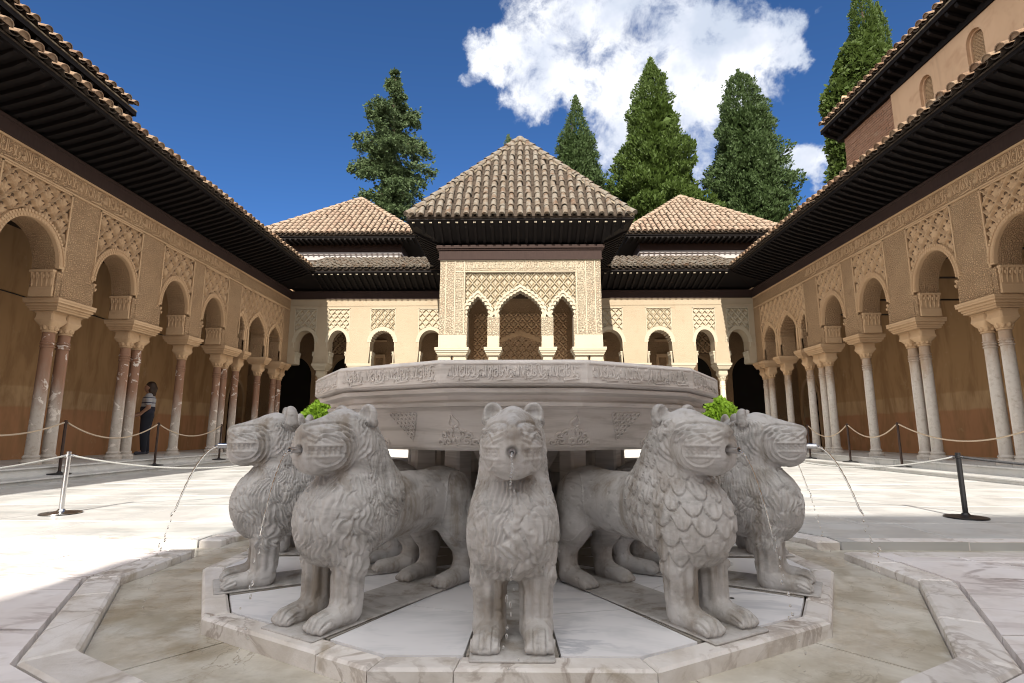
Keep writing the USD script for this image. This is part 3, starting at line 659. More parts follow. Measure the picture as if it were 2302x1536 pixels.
def sebka(w, h, rib=.016, depth=.04, motif=1, s0=0.0, z0=0.0, kind=0):
    """A net of ogee lozenges w wide and h high, each with a palmette: rib is half a rib's width in metres."""
    def wave(v):
        c = np.cos(2 * math.pi * v)
        tri = 1 - 4 * np.abs((v % 1) - .5); tri = -tri
        g = .45 * c + .55 * tri
        return g + (.10 * np.sin(6 * math.pi * v) * np.sign(np.sin(2 * math.pi * v)) if kind == 1 else 0)
    def fn(S, Z):
        u, v = (S - s0) / w, (Z - z0) / h
        g = wave(v)
        slope = 1 / np.sqrt(1 + (w / h * 1.1) ** 2)
        d = np.full(u.shape, 9.0)
        for k in (0, 1):
            base = .25 * g if k == 0 else .5 - .25 * g
            d = np.minimum(d, np.abs((u - base + .5) % 1 - .5))
        dm = d * w * slope
        out = depth * sstep(rib, rib * .55, dm) - depth * .30 * sstep(rib * .28, 0, dm)
        if motif:
            qa = (v % 1) - .5; pa = ((u - .25 + .5) % 1) - .5
            vb = v + .5; qb = (vb % 1) - .5; pb = ((u - .75 + .5) % 1) - .5
            hw = lambda q: .25 - .25 * wave(q + .5)
            ina = np.abs(pa) < hw(qa)
            p, q = np.where(ina, pa, pb), np.where(ina, qa, qb)
            X, Y = p * w, q * h
            if motif > 1:                                                    # an upright palmette with a slit on each side
                e = np.abs(p) / np.maximum(.02, .56 * hw(np.clip(q / .62, -.5, .5)))
                out = np.maximum(out, depth * .72 * sstep(1.0, .72, e) * (np.abs(q) < .31))
                out = out * (1 - .75 * sstep(.007, .003, np.abs(np.abs(X) - .020)) * (np.abs(q) < .20))
            else:                                                            # leaf work: lobes round a stalk
                e = np.hypot(X / (.12 * w), (Y + .02 * h) / (.21 * h))
                out = np.maximum(out, depth * .52 * sstep(1.05, .75, e) * (1 - .6 * sstep(.006, .002, np.abs(X))))
                lob = meshkit.noise(np.stack([np.abs(X) / .030, Y / .034, np.zeros_like(X)], -1) + 7, 3)
                out = np.maximum(out, depth * .34 * sstep(.52, .68, lob) * sstep(1.0, .8, np.abs(p) / np.maximum(.02, hw(q))))
        return out
    return fn

def sweep_profile(prof, s0, s1, n_off=0.0):
    """A moulding: profile (n, z) pushed along s."""
    prof = np.asarray(prof, float)
    k = len(prof)
    v = np.array([[s, z, n + n_off] for s in (s0, s1) for n, z in prof])
    f = [[i, (i + 1) % k, k + (i + 1) % k, k + i] for i in range(k)]
    t = trimesh.creation.triangulate_polygon(Polygon(prof), engine='earcut')
    tri = np.array(t[1]); pv = np.array(t[0])
    idx = [int(np.argmin(np.linalg.norm(prof - p, axis=1))) for p in pv]
    tri = np.array([[idx[a] for a in q] for q in tri])
    F = np.vstack([np.array(f)[:, [0, 1, 2]], np.array(f)[:, [0, 2, 3]], tri, tri[:, ::-1] + k])
    m = trimesh.Trimesh(v, F, process=False); m.fix_normals()
    return np.array(m.vertices), np.array(m.faces)

def ring_teeth(pts, r_in, size, n0, n1, every=.045):
    """Small teeth set along a curve, as on the edge of an archivolt."""
    pts = np.asarray(pts, float)
    L = np.r_[0, np.cumsum(np.linalg.norm(np.diff(pts, axis=0), axis=1))]
    mb = MB()
    for d in np.arange(every / 2, L[-1], every):
        p = np.array([np.interp(d, L, pts[:, 0]), np.interp(d, L, pts[:, 1])])
        q = np.array([np.interp(d + .01, L, pts[:, 0]), np.interp(d + .01, L, pts[:, 1])])
        t = (q - p) / (np.linalg.norm(q - p) + 1e-9)
        nrm = np.array([-t[1], t[0]])
        a, b = t * every * .30, nrm * size
        o = p + nrm * r_in
        c = [o - a - b, o + a - b, o + a + b, o - a + b]
        mb.add([[x, y, z] for z in (n0, n1) for x, y in c], [[3, 2, 1, 0], [4, 5, 6, 7], [0, 1, 5, 4], [1, 2, 6, 5], [2, 3, 7, 6], [3, 0, 4, 7]])
    return mb.mesh
def band(outer, inner, h, z0):
    return extrude(Polygon(outer).difference(Polygon(inner)), h, z0)

# lettering of the frieze, as strokes: (x, z) within a unit of width 2.3 and height 1, read from the right
STROKES = [
    [(2.26, .52), (2.20, .60), (2.13, .54), (2.17, .45), (2.25, .47), (2.22, .30), (2.10, .18), (1.98, .20)],
    [(1.98, .95), (1.95, .60), (1.88, .32), (1.78, .28)], [(1.74, .92), (1.80, .62), (1.92, .38), (1.98, .30)],
    [(1.66, .55), (1.58, .62), (1.52, .54), (1.60, .46), (1.50, .32), (1.40, .30), (1.38, .50), (1.37, .97)], [(1.58, .78), (1.60, .82)],
    [(1.26, .96), (1.25, .40), (1.18, .29), (1.02, .27), (.97, .36), (.98, .46)], [(1.08, .12), (1.10, .16)],
    [(.88, .95), (.875, .28)], [(.90, .14), (.84, .12), (.86, .19)], [(.76, .94), (.73, .56), (.66, .31), (.58, .29)], [(.55, .90), (.60, .60), (.70, .38), (.76, .30)],
    [(.47, .97), (.465, .28)], [(.37, .93), (.36, .40), (.32, .29), (.26, .29), (.255, .90)], [(.26, .29), (.20, .29), (.185, .55)], [(.17, .29), (.10, .28), (.05, .40), (.11, .50), (.16, .38), (.06, .30), (.0, .29)],
    [(.30, .66), (.24, .74), (.20, .66), (.15, .74)], [(2.30, .14), (1.70, .10), (1.2, .04)], [(1.0, .62), (.96, .72), (1.05, .78), (1.12, .70)], [(1.82, .80), (1.86, .88), (1.92, .80)]]
def stroke_mesh(pts, w, h0, h1):
    """One raised stroke with a bevelled top, along a smoothed line of (s, z)."""
    p = np.asarray(pts, float)
    for _ in range(2):
        if len(p) > 2:
            q = np.empty((2 * len(p) - 2, 2)); q[0::2] = .75 * p[:-1] + .25 * p[1:]; q[1::2] = .25 * p[:-1] + .75 * p[1:]
            p = np.vstack([p[:1], q, p[-1:]])
    t = np.gradient(p, axis=0); t /= np.linalg.norm(t, axis=1, keepdims=True) + 1e-9
    nrm = np.stack([-t[:, 1], t[:, 0]], 1)
    k = len(p)
    wv = w * np.sin(np.linspace(.25, math.pi - .25, k)) ** .5
    rows = [np.c_[p + nrm * wv[:, None] * a, np.full(k, h)] for a, h in ((-1, h0), (-.7, h1), (.7, h1), (1, h0))]
    v = np.vstack(rows)
    f = []
    for r in range(3):
        for i in range(k - 1):
            f.append([r * k + i, r * k + i + 1, (r + 1) * k + i + 1, (r + 1) * k + i])
    f += [[0, k, 2 * k, 3 * k], [k - 1, 4 * k - 1, 3 * k - 1, 2 * k - 1]]
    return v, np.array(f)
def lettering(s0, s1, z0, h, w, n0=0.0, depth=.018, unit=None):
    unit = unit or 2.3 * h * .95
    mb = MB()
    k = max(1, round((s1 - s0) / unit)); u = (s1 - s0) / k
    for i in range(k):
        for q, st in enumerate(STROKES):                                     # crossing strokes lie at slightly different heights
            p = np.array(st)
            mb.add(*stroke_mesh(np.c_[s0 + (i + p[:, 0] / 2.36) * u, z0 + p[:, 1] * h], w, n0 - .003, n0 + depth * (1 - .018 * ((q * 7 + i * 3) % 17))))
    return mb.mesh

def square_round(hw, hd, r, z0, z1, n=8, c=(0, 0)):
    """A capital's bell: round below, square above."""
    mb = MB()
    rows = []
    th = (np.arange(n * 4) + .5) * 2 * math.pi / (n * 4)
    for u in np.linspace(0, 1, 6):
        sq = np.stack([np.clip(np.cos(th) * 1.35, -1, 1) * hw, np.clip(np.sin(th) * 1.35, -1, 1) * hd], 1)
        ro = np.stack([np.cos(th), np.sin(th)], 1) * r
        k = sstep(.12, .62, u)
        bulge = 1 + .10 * math.sin(u * math.pi)
        rows.append(np.c_[(ro * (1 - k) + sq * k) * (bulge if k < 1 else 1) + np.array(c), np.full(len(th), z0 + (z1 - z0) * u)])
    N = len(th)
    v = np.vstack(rows + [[[c[0], c[1], z0]], [[c[0], c[1], z1]]])
    f = []
    for i in range(5):
        for j in range(N):
            k = (j + 1) % N
            f += [[i * N + j, i * N + k, (i + 1) * N + k], [i * N + j, (i + 1) * N + k, (i + 1) * N + j]]
    m = 6 * N
    for j in range(N):
        k = (j + 1) % N
        f += [[m, k, j], [m + 1, 5 * N + j, 5 * N + k]]
    return v, np.array(f)
COL_R = .095
def column(parent, x, y, m_shaft, z0=.262, cap0=2.50, cap1=2.84, hw=.15, hd=.15, m_cap=None, r=COL_R):
    """Shaft (with its rings) > base, capital, collar."""
    H = cap0 - z0 - .16
    p = [(r * 1.02, z0 + .16), (r, z0 + .5), (r * .985, z0 + .16 + H * .55), (r * .955, cap0 - .30)]
    for zr in (cap0 - .27, cap0 - .22, cap0 - .17):
        p += [(r * .96, zr - .016), (r * 1.10, zr - .010), (r * 1.10, zr + .010), (r * .96, zr + .016)]
    p += [(r * .95, cap0 - .04), (r * .95, cap0 + .002)]
    shaft = obj('column', lathe(p, 20, (x, y, 0)), m_shaft, parent, smooth=40)
    obj('base', lathe([(r * 1.55, z0), (r * 1.55, z0 + .03), (r * 1.62, z0 + .05), (r * 1.5, z0 + .075), (r * 1.18, z0 + .095), (r * 1.22, z0 + .115), (r * 1.3, z0 + .125), (r * 1.22, z0 + .14), (r * 1.04, z0 + .162)], 20, (x, y, 0)), m_shaft, shaft, smooth=40)
    mb = MB().add(*square_round(hw * .98, hd * .98, r * 1.0, cap0 + .015, cap1 - .03, c=(x, y)))
    mb.box((x - hw, y - hd, cap1 - .03), (x + hw, y + hd, cap1))
    for a in np.arange(8) * math.pi / 4:                                     # leaves round the bell
        mb.tm(trimesh.creation.icosphere(1, .034), np.array([[1, 0, 0, x + 1.02 * r * math.cos(a)], [0, 1, 0, y + 1.02 * r * math.sin(a)], [0, 0, 1.9, cap0 + .085], [0, 0, 0, 1]], float))
    obj('capital', mb.mesh, m_cap or m_shaft, shaft, smooth=35)
    obj('collar', lathe([(r * .98, cap0 - .012), (r * 1.18, cap0 - .002), (r * 1.18, cap0 + .012), (r * .98, cap0 + .020)], 20, (x, y, 0)), m_cap or m_shaft, shaft, smooth=40)
    return shaft

def tile_mesh(L, r1, r2, t=.014, n=6, plug=False, sag=0.0):
    """A cover tile lying along +y, rising at +y: hollow half cone with thickness; its lower end at the origin."""
    th = np.linspace(0, math.pi, n + 1)
    def ring(r, y, dz=0.0): return np.stack([np.cos(th) * r, np.full(n + 1, y), np.sin(th) * r * 1.0 + dz], 1)
    v = np.vstack([ring(r1, 0), ring(r2, L, sag), ring(r1 - t, 0), ring(r2 - t, L, sag)])
    m = n + 1
    f = []
    for i in range(n):
        f += [[i, m + i, m + i + 1, i + 1], [2 * m + i, 2 * m + i + 1, 3 * m + i + 1, 3 * m + i], [i, i + 1, 2 * m + i + 1, 2 * m + i]]
    if plug:
        c = len(v); v = np.vstack([v, [[0, .02, 0]], ring(r1 - t, .02)])
        tri = [[c, c + 1 + i + 1, c + 1 + i] for i in range(n)]
        F = np.vstack([np.array(f)[:, [0, 1, 2]], np.array(f)[:, [0, 2, 3]], np.array(tri)])
        return v, F
    return v, np.vstack([np.array(f)[:, [0, 1, 2]], np.array(f)[:, [0, 2, 3]]])
def channel_mesh(L, r, t=.014, n=5):
    """A gutter tile, hollow side up."""
    th = np.linspace(math.pi, 2 * math.pi, n + 1)
    def ring(q, y): return np.stack([np.cos(th) * q, np.full(n + 1, y), np.sin(th) * q * .72], 1)
    v = np.vstack([ring(r, 0), ring(r, L), ring(r - t, 0), ring(r - t, L)])
    m = n + 1
    f = []
    for i in range(n):
        f += [[i, m + i, m + i + 1, i + 1], [2 * m + i, 2 * m + i + 1, 3 * m + i + 1, 3 * m + i], [i, i + 1, 2 * m + i + 1, 2 * m + i]]
    return v, np.vstack([np.array(f)[:, [0, 1, 2]], np.array(f)[:, [0, 2, 3]]])[:, ::-1]
def roof_frame(eave, along, upslope):
    """Frame of a roof face: x along the eave, y up the slope, z out of the roof."""
    ex, ey = np.asarray(along, float), np.asarray(upslope, float)
    ex, ey = ex / np.linalg.norm(ex), ey / np.linalg.norm(ey)
    return frame(eave, ex, ey, np.cross(ex, ey))
tr = np.random.default_rng(23)
def roof_tiles(parent, F, cols, pitch, nrows, row, width_at, m_tile, m_mass, single_rows=None, r1=.088, r2=.068, m_chan=None, lip=.05, jitter=.008, single=lambda c, k: True):
    """Cover tiles course by course, each a part; those out of sight and the gutters between them joined as stuff. width_at(y) gives the range of x that the face has at slope distance y."""
    mass, gut = MB(), MB()
    nmass = 0
    for c in cols:
        x = c * pitch
        for k in range(nrows):
            y = k * row
            lo, hi = width_at(y)
            if not (lo - .01 <= x <= hi + .01): continue
            lo2, hi2 = width_at(y + row)
            L = row * 1.26
            if not (lo2 - .05 <= x <= hi2 + .05): L = row * .55
            me = tile_mesh(L, r1 * tr.uniform(.94, 1.05), r2 * tr.uniform(.95, 1.05), plug=(k == 0))
            a = tr.normal(0, .022)
            R = np.array([[math.cos(a), -math.sin(a), 0, x + tr.normal(0, jitter)], [math.sin(a), math.cos(a), 0, y - (lip if k == 0 else 0) + tr.normal(0, .007)], [0, 0, 1, .034 + tr.normal(0, .004)], [0, 0, 0, 1]])
            R[2, 1] = -.05                                               # each tile rides on the one below
            me = xf(xf(me, R), F)
            if single(c, k): obj('tile', me, m_tile, parent)
            else: mass.add(*me); nmass += 1
        xg = x + pitch / 2
        if cols[-1] == c: continue
        for k in range(nrows):
            y = k * row
            lo, hi = width_at(y + row * .4)
            if lo <= xg <= hi:
                gut.add(*xf(xf(channel_mesh(row * 1.08, pitch * .40), np.array([[1, 0, 0, xg], [0, 1, 0, y - (lip * .6 if k == 0 else 0)], [0, -.03, 1, .020 + tr.normal(0, .002)], [0, 0, 0, 1]], float)), F))
    if gut.n: obj('gutter_tiles', gut.mesh, m_chan or M['gutter'], parent, kind='stuff')
    if nmass: obj('tile_courses', mass.mesh, m_mass, parent, kind='stuff')
# ---------------------------------------------------------------- galleries
Z_IMP, Z_WALL, Z_PAN0, Z_PAN1 = 3.05, 5.30, 3.50, 4.90
CORNICE = [(0, 0), (.035, 0), (.035, .035), (.05, .06), (.085, .11), (.10, .15), (.10, .20), (0, .20)]
def impost(parent, F, s, hw, m, z=2.845, depth=.45, m2=None):
    """Impost of a pier: a cornice on all sides above the capitals."""
    mb = MB()
    for a, b, g in ((0, .035, .012), (.035, .075, .03), (.075, .125, .055), (.125, .165, .08), (.165, .205, .085)):
        mb.box((s - hw - g, z + a, -depth - g), (s + hw + g, z + b - .0005, g))
    obj('impost', xf(mb.mesh, F), m, parent)
def corbels(parent, F, s_edge, dirn, m, z0=3.06, z1=3.52, depth=.45):
    """The little stalactite bracket on a jamb: a stepped block with niches under an abacus."""
    mb = MB()
    d = dirn
    mb.box((s_edge, z1 - .045, -depth + .02), (s_edge + d * .070, z1, -.012), .006)
    mb.box((s_edge, z0 + .16, -depth + .05), (s_edge + d * .030, z1 - .046, -.03))
    for k in range(5):
        n = -.055 - k * (depth - .12) / 4
        mb.add(*xf(lathe([(.006, 0), (.014, .04), (.018, .12), (.036, .20), (.042, .245)], 8), frame((s_edge + d * .030, z1 - .29, n), (1, 0, 0), (0, 0, 1), (0, 1, 0))))
        mb.add(*xf(lathe([(.006, 0), (.020, .03), (.026, .06)], 6), frame((s_edge + d * .050, z1 - .15, n + .04), (1, 0, 0), (0, 0, 1), (0, 1, 0))))
    mb.box((s_edge, z0, -depth + .03), (s_edge + d * .040, z0 + .159, -.02), .006)
    obj('bracket', xf(mb.mesh, F), m, parent)

def bay(parent, F, c, hw, zs, zt, p0, p1, mats, kind='round', pan_top=Z_PAN1, w=.30, h=.36, motif=1, skind=0, step=.0125, teeth=True, rib=.019, depth=.45, scal=0, low=Z_PAN0):
    """Decoration of one bay: carved lattice panel over the arch, its ground, the archivolt with its teeth."""
    outer = arch(c, hw, Z_IMP, zs, zt, off=.115)
    inner = arch(c, hw, Z_IMP, zs, zt, scallop=scal, amp=-.028)
    pan = sbox(p0, low, p1, pan_top).difference(Polygon(outer))
    if pan.geom_type != 'Polygon':
        pan = max(pan.geoms, key=lambda g: g.area)
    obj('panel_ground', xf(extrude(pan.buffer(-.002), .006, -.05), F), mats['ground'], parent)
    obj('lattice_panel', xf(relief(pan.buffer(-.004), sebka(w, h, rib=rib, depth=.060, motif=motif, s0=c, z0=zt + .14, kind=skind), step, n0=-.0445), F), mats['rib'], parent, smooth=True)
    if kind == 'round':
        ring = Polygon(outer).difference(Polygon(inner).union(sbox(c - 5, 0, c + 5, zs - .02)))
        arc = obj('archivolt', xf(extrude(ring, .064, -.05), F), mats['rib'], parent)
        if teeth:
            t = ring_teeth(arch(c, hw, Z_IMP, zs, zt)[3:-3], .028, .020, .012, .026, .052)
            t2 = ring_teeth(arch(c, hw, Z_IMP, zs, zt, off=.115)[3:-3], -.020, .020, .012, .030, .060)
            obj('teeth', xf(cat(t, t2), F), mats['rib'], arc, kind='stuff')
    return pan

def eave(parent, F, s0, s1, out=1.0, z=5.30, beam=.27, r0=None, r1=None, m_tile=None, m_mass=None, tile_from=None, tile_to=None, pitch=.222, slope=24, run=4.2, nrow=3, rafter=.20, studs=False, dz=.32, tz=None, sol0=None, sol1=None, single=lambda c, k: True, rows_single=2, width=None, nrows=None, tips=False):
    """Beam, rafters, soffit, fascia and tiled roof of a gallery; s0..s1 along the wall."""
    r0, r1 = s0 if r0 is None else r0, s1 if r1 is None else r1
    bm = obj('wooden_frieze', xf(sweep_profile([(-.40, z), (.055, z), (.055, z + .03), (.04, z + .035), (.04, z + beam - .05), (.075, z + beam - .04), (.075, z + beam), (-.40, z + beam)], s0, s1), F), M['frieze_wood'], parent)
    for k in range(int((r1 - r0) / .16)):                                   # carved blocks along the frieze
        pass
    za, zb = z + beam + .02, z + beam + dz
    th = math.atan2(zb - za, out)
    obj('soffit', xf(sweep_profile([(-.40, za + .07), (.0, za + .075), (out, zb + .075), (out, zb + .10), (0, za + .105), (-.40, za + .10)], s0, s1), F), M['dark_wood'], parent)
    for k in range(int(round((r1 - r0) / rafter)) + 1):
        s = r0 + .04 + k * rafter
        if s > r1: break
        q = [(-.02, za), (out * .80, za + (zb - za) * .80), (out * .86, zb - .03 + .0), (out * .93, zb + .005), (out * .985, zb + .02), (out * .985, zb + .072), (-.02, za + .072)]
        me = sweep_profile(q, s - .034, s + .034)
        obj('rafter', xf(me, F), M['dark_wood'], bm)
        if tips: obj('rafter_tip', xf(cat(boxmesh((s - .030, zb - .012, out * .955), (s - .004, zb + .014, out * .998), .006), boxmesh((s + .004, zb - .012, out * .955), (s + .030, zb + .014, out * .998), .006)), F), M['pale_rib'], bm)
    tz = zb + .115
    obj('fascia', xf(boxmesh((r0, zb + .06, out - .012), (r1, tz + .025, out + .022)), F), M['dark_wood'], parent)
    sl = math.radians(slope)
    n0 = out + .05
    deck = obj('roof', xf(sweep_profile([(n0 - .02, tz + .005), (n0 - .02, tz + .035), (n0 - run, tz + .035 + run * math.tan(sl)), (n0 - run, tz + run * math.tan(sl) - .05)], s0 if sol0 is None else sol0, s1 if sol1 is None else sol1), F), M['gutter'], parent)
    if m_tile is not None:
        t0, t1 = (r0 if tile_from is None else tile_from), (r1 if tile_to is None else tile_to)
        e = F @ np.array([0, tz + .075, n0 + .03, 1.0])
        FR = roof_frame(e[:3], F[:3, 0], F[:3, 1] * math.sin(sl) - F[:3, 2] * math.cos(sl))
        cols = list(range(int(math.ceil(t0 / pitch)), int(math.floor(t1 / pitch)) + 1))
        wd = width or (lambda y: (t0, t1))
        roof_tiles(deck, FR, cols, pitch, nrows or nrow, .30, wd, m_tile, m_mass, single=single)
    return bm

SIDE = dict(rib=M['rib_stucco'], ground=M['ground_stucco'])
BAYS = [(2.70, .56, 2.06, 3.36, 0), (4.63, .56, 3.98, 5.28, 0), (6.50, .50, 5.94, 7.09, 1), (8.33, .46, 7.79, 8.91, 0), (9.90, .46, 9.35, 10.48, 0)]
PIERS = [(3.67, .31, 2), (5.61, .33, 2), (7.44, .35, 2), (9.13, .22, 1), (10.84, .36, 2)]
def side_gallery(side, label, m_col):
    F, sg = (LEFT(), 1) if side < 0 else (RIGHT(), -1)
    o = np.array([side * WX, 0, 0.0])
    F = F.copy(); F[:3, 3] -= o
    g = thing('arcade_gallery', label, 'arcade', o)
    S = lambda y: sg * y
    def span(a, b): return (min(S(a), S(b)), max(S(a), S(b)))
    full = sbox(*span(2.0, WY)[:1], Z_IMP, span(2.0, WY)[1], Z_WALL)
    back = full
    front = full
    for c, hw, p0, p1, kind in BAYS:
        a = Polygon(arch(S(c), hw, Z_IMP - .01, 3.58, 4.22))
        q0, q1 = span(p0, p1)
        back = back.difference(a)
        front = front.difference(sbox(q0, Z_PAN0, q1, Z_PAN1)).difference(a)
    tri = [(11.31, .19, 4.02), (12.27, .47, 4.22), (13.44, .38, 4.12)]
    q0, q1 = span(11.16, 13.92)
    holes3 = unary_union([muq_poly(S(c), hw, Z_IMP - .01, 3.72, zt, rl=.055) for c, hw, zt in tri])
    lips3 = [unary_union([muq_poly(S(c), hw, Z_IMP - .01, 3.72, zt, off=of, rl=.062, phase=.5) for c, hw, zt in tri]) for of in (.06, .12)]
    back = back.difference(holes3)
    front = front.difference(sbox(q0, 3.40, q1, Z_PAN1)).difference(holes3)
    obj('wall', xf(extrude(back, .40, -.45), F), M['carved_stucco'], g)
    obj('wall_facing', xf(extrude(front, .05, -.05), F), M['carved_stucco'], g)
    s0, s1 = span(-WY, 2.0)
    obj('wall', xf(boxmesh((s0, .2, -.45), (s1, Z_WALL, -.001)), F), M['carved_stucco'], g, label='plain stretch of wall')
    for c, hw, p0, p1, kind in BAYS:
        bay(g, F, S(c), hw, 3.58, 4.22, *span(p0, p1), SIDE, skind=kind, w=.335 if kind else .30, h=.40 if kind else .38)
        for d in (-1, 1):
            corbels(g, F, S(c) + d * (hw + .001), -d, M['rib_stucco'])
    pan = sbox(q0, 3.40, q1, Z_PAN1).difference(lips3[1])
    for pp in getattr(pan, 'geoms', [pan]):
        if pp.area < .02: continue
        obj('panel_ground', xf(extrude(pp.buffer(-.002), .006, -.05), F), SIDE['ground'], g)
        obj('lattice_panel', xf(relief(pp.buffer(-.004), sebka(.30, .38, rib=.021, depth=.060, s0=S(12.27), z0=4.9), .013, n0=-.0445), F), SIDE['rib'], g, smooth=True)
    obj('stalactite_arches', xf(cat(extrude(lips3[0].difference(holes3).intersection(sbox(q0, Z_IMP, q1, 6)), .035, -.05), extrude(lips3[1].difference(lips3[0]).intersection(sbox(q0, Z_IMP, q1, 6)), .056, -.05)), F), SIDE['rib'], g)
    # frieze with its lettering between fillets
    a0, a1 = span(2.0, WY - .02)
    fr = obj('frieze', xf(cat(sweep_profile([(0, 4.915), (.022, 4.92), (.022, 4.945), (0, 4.95)], a0, a1), sweep_profile([(0, 5.265), (.03, 5.27), (.03, 5.298), (0, 5.298)], a0, a1)), F), M['rib_stucco'], g)
    b0, b1 = span(2.0, 11.0)
    k = 8
    for i in range(k):
        u0, u1 = b0 + (b1 - b0) * i / k, b0 + (b1 - b0) * (i + 1) / k
        obj('lettering', xf(lettering(u0, u1, 4.965, .29, .0125, 0.0, .016, unit=.56), F), M['pale_rib' if False else 'rib_stucco'], fr)
    # narrow fillets framing every panel
    mb = MB()
    for p0, p1 in [(b[2], b[3]) for b in BAYS] + [(11.16, 13.92)]:
        u0, u1 = span(p0, p1)
        for x in (u0, u1):
            mb.box((x - .014, 3.52, -.01), (x + .014, 4.91, .012))
        mb.box((u0 - .014, 4.885, -.01), (u1 + .014, 4.912, .012))
    obj('fillet', xf(mb.mesh, F), M['rib_stucco'], g)
    for c, hw, n in PIERS:
        obj('pier_frieze', xf(boxmesh((S(c) - hw + .012, 3.06, -.008), (S(c) + hw - .012, 3.40, .010)), F), M['carved_stucco'], g)
    # piers on their columns
    ml = m_col
    for c, hw, n in PIERS:
        impost(g, F, S(c), hw, M['rib_stucco'])
        for d in ((-.16, .16) if n == 2 else (0,)):
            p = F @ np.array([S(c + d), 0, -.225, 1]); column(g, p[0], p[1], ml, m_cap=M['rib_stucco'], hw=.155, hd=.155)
    for c, w in ((11.62, .11), (12.91, .12), (13.98, .12)):
        impost(g, F, S(c), w, M['rib_stucco'])
        p = F @ np.array([S(c), 0, -.225, 1]); column(g, p[0], p[1], ml, m_cap=M['rib_stucco'], hw=.14, hd=.15)
    impost(g, F, S(14.36), .14, M['rib_stucco'])
    p = F @ np.array([S(14.36), 0, -.225, 1]); column(g, p[0], p[1], ml, m_cap=M['rib_stucco'], hw=.14, hd=.15)
    # back wall with a doorway near the far corner, ceiling, tie rods
    d0, d1 = span(15.6, 16.9)
    e0, e1 = span(-WY, 17.0)
    door = Polygon(arch(S(16.2), .52, .26, 1.9, 2.62))
    bw = sbox(e0, .235, e1, 5.3).difference(door)
    obj('back_wall', xf(extrude(bw, .35, -2.95), F), M['back_plaster'], g)
    obj('door', xf(extrude(door.buffer(-.003), .05, -2.90), F), M['door_wood'], g)
    obj('door_surround', xf(band(arch(S(16.2), .52, .27, 1.9, 2.62, off=.12), arch(S(16.2), .52, .26, 1.9, 2.62), .04, -2.60), F), M['rib_stucco'], g)
    obj('ceiling', xf(boxmesh((e0, 5.0, -2.6), (e1, 5.2, -.45)), F), M['ceiling_wood'], g)
    for y in (5.3, 7.05, 8.9, 10.5) if side > 0 else ():
        obj('tie_rod', xf(tube([(S(y), 3.86, -2.6), (S(y), 3.86, -.44)], .022, 6), F), M['iron'], g)
    if side < 0:
        obj('cable', xf(tube([(S(y), 3.62 + .012 * math.sin(y * 3), -2.58) for y in np.linspace(2, 15, 40)], .014, 5), F), M['iron'], g)
    for y in (12.2, 13.6):
        pass
    # eave
    v0, v1 = span(-WY, WY)
    t0, t1 = span(1.9, 13.5)
    eave(g, F, v0, v1, r0=t0, r1=t1, m_tile=M['brown_tile'], m_mass=M['brown_tile_mass'], nrow=4, rafter=.205, out=1.0, single=lambda c, k: k < 1 or (k < 2))
    return g
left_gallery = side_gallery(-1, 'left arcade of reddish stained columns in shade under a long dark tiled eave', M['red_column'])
right_gallery = side_gallery(1, 'right arcade of whitish columns in shade under a long dark tiled eave', M['white_column'])

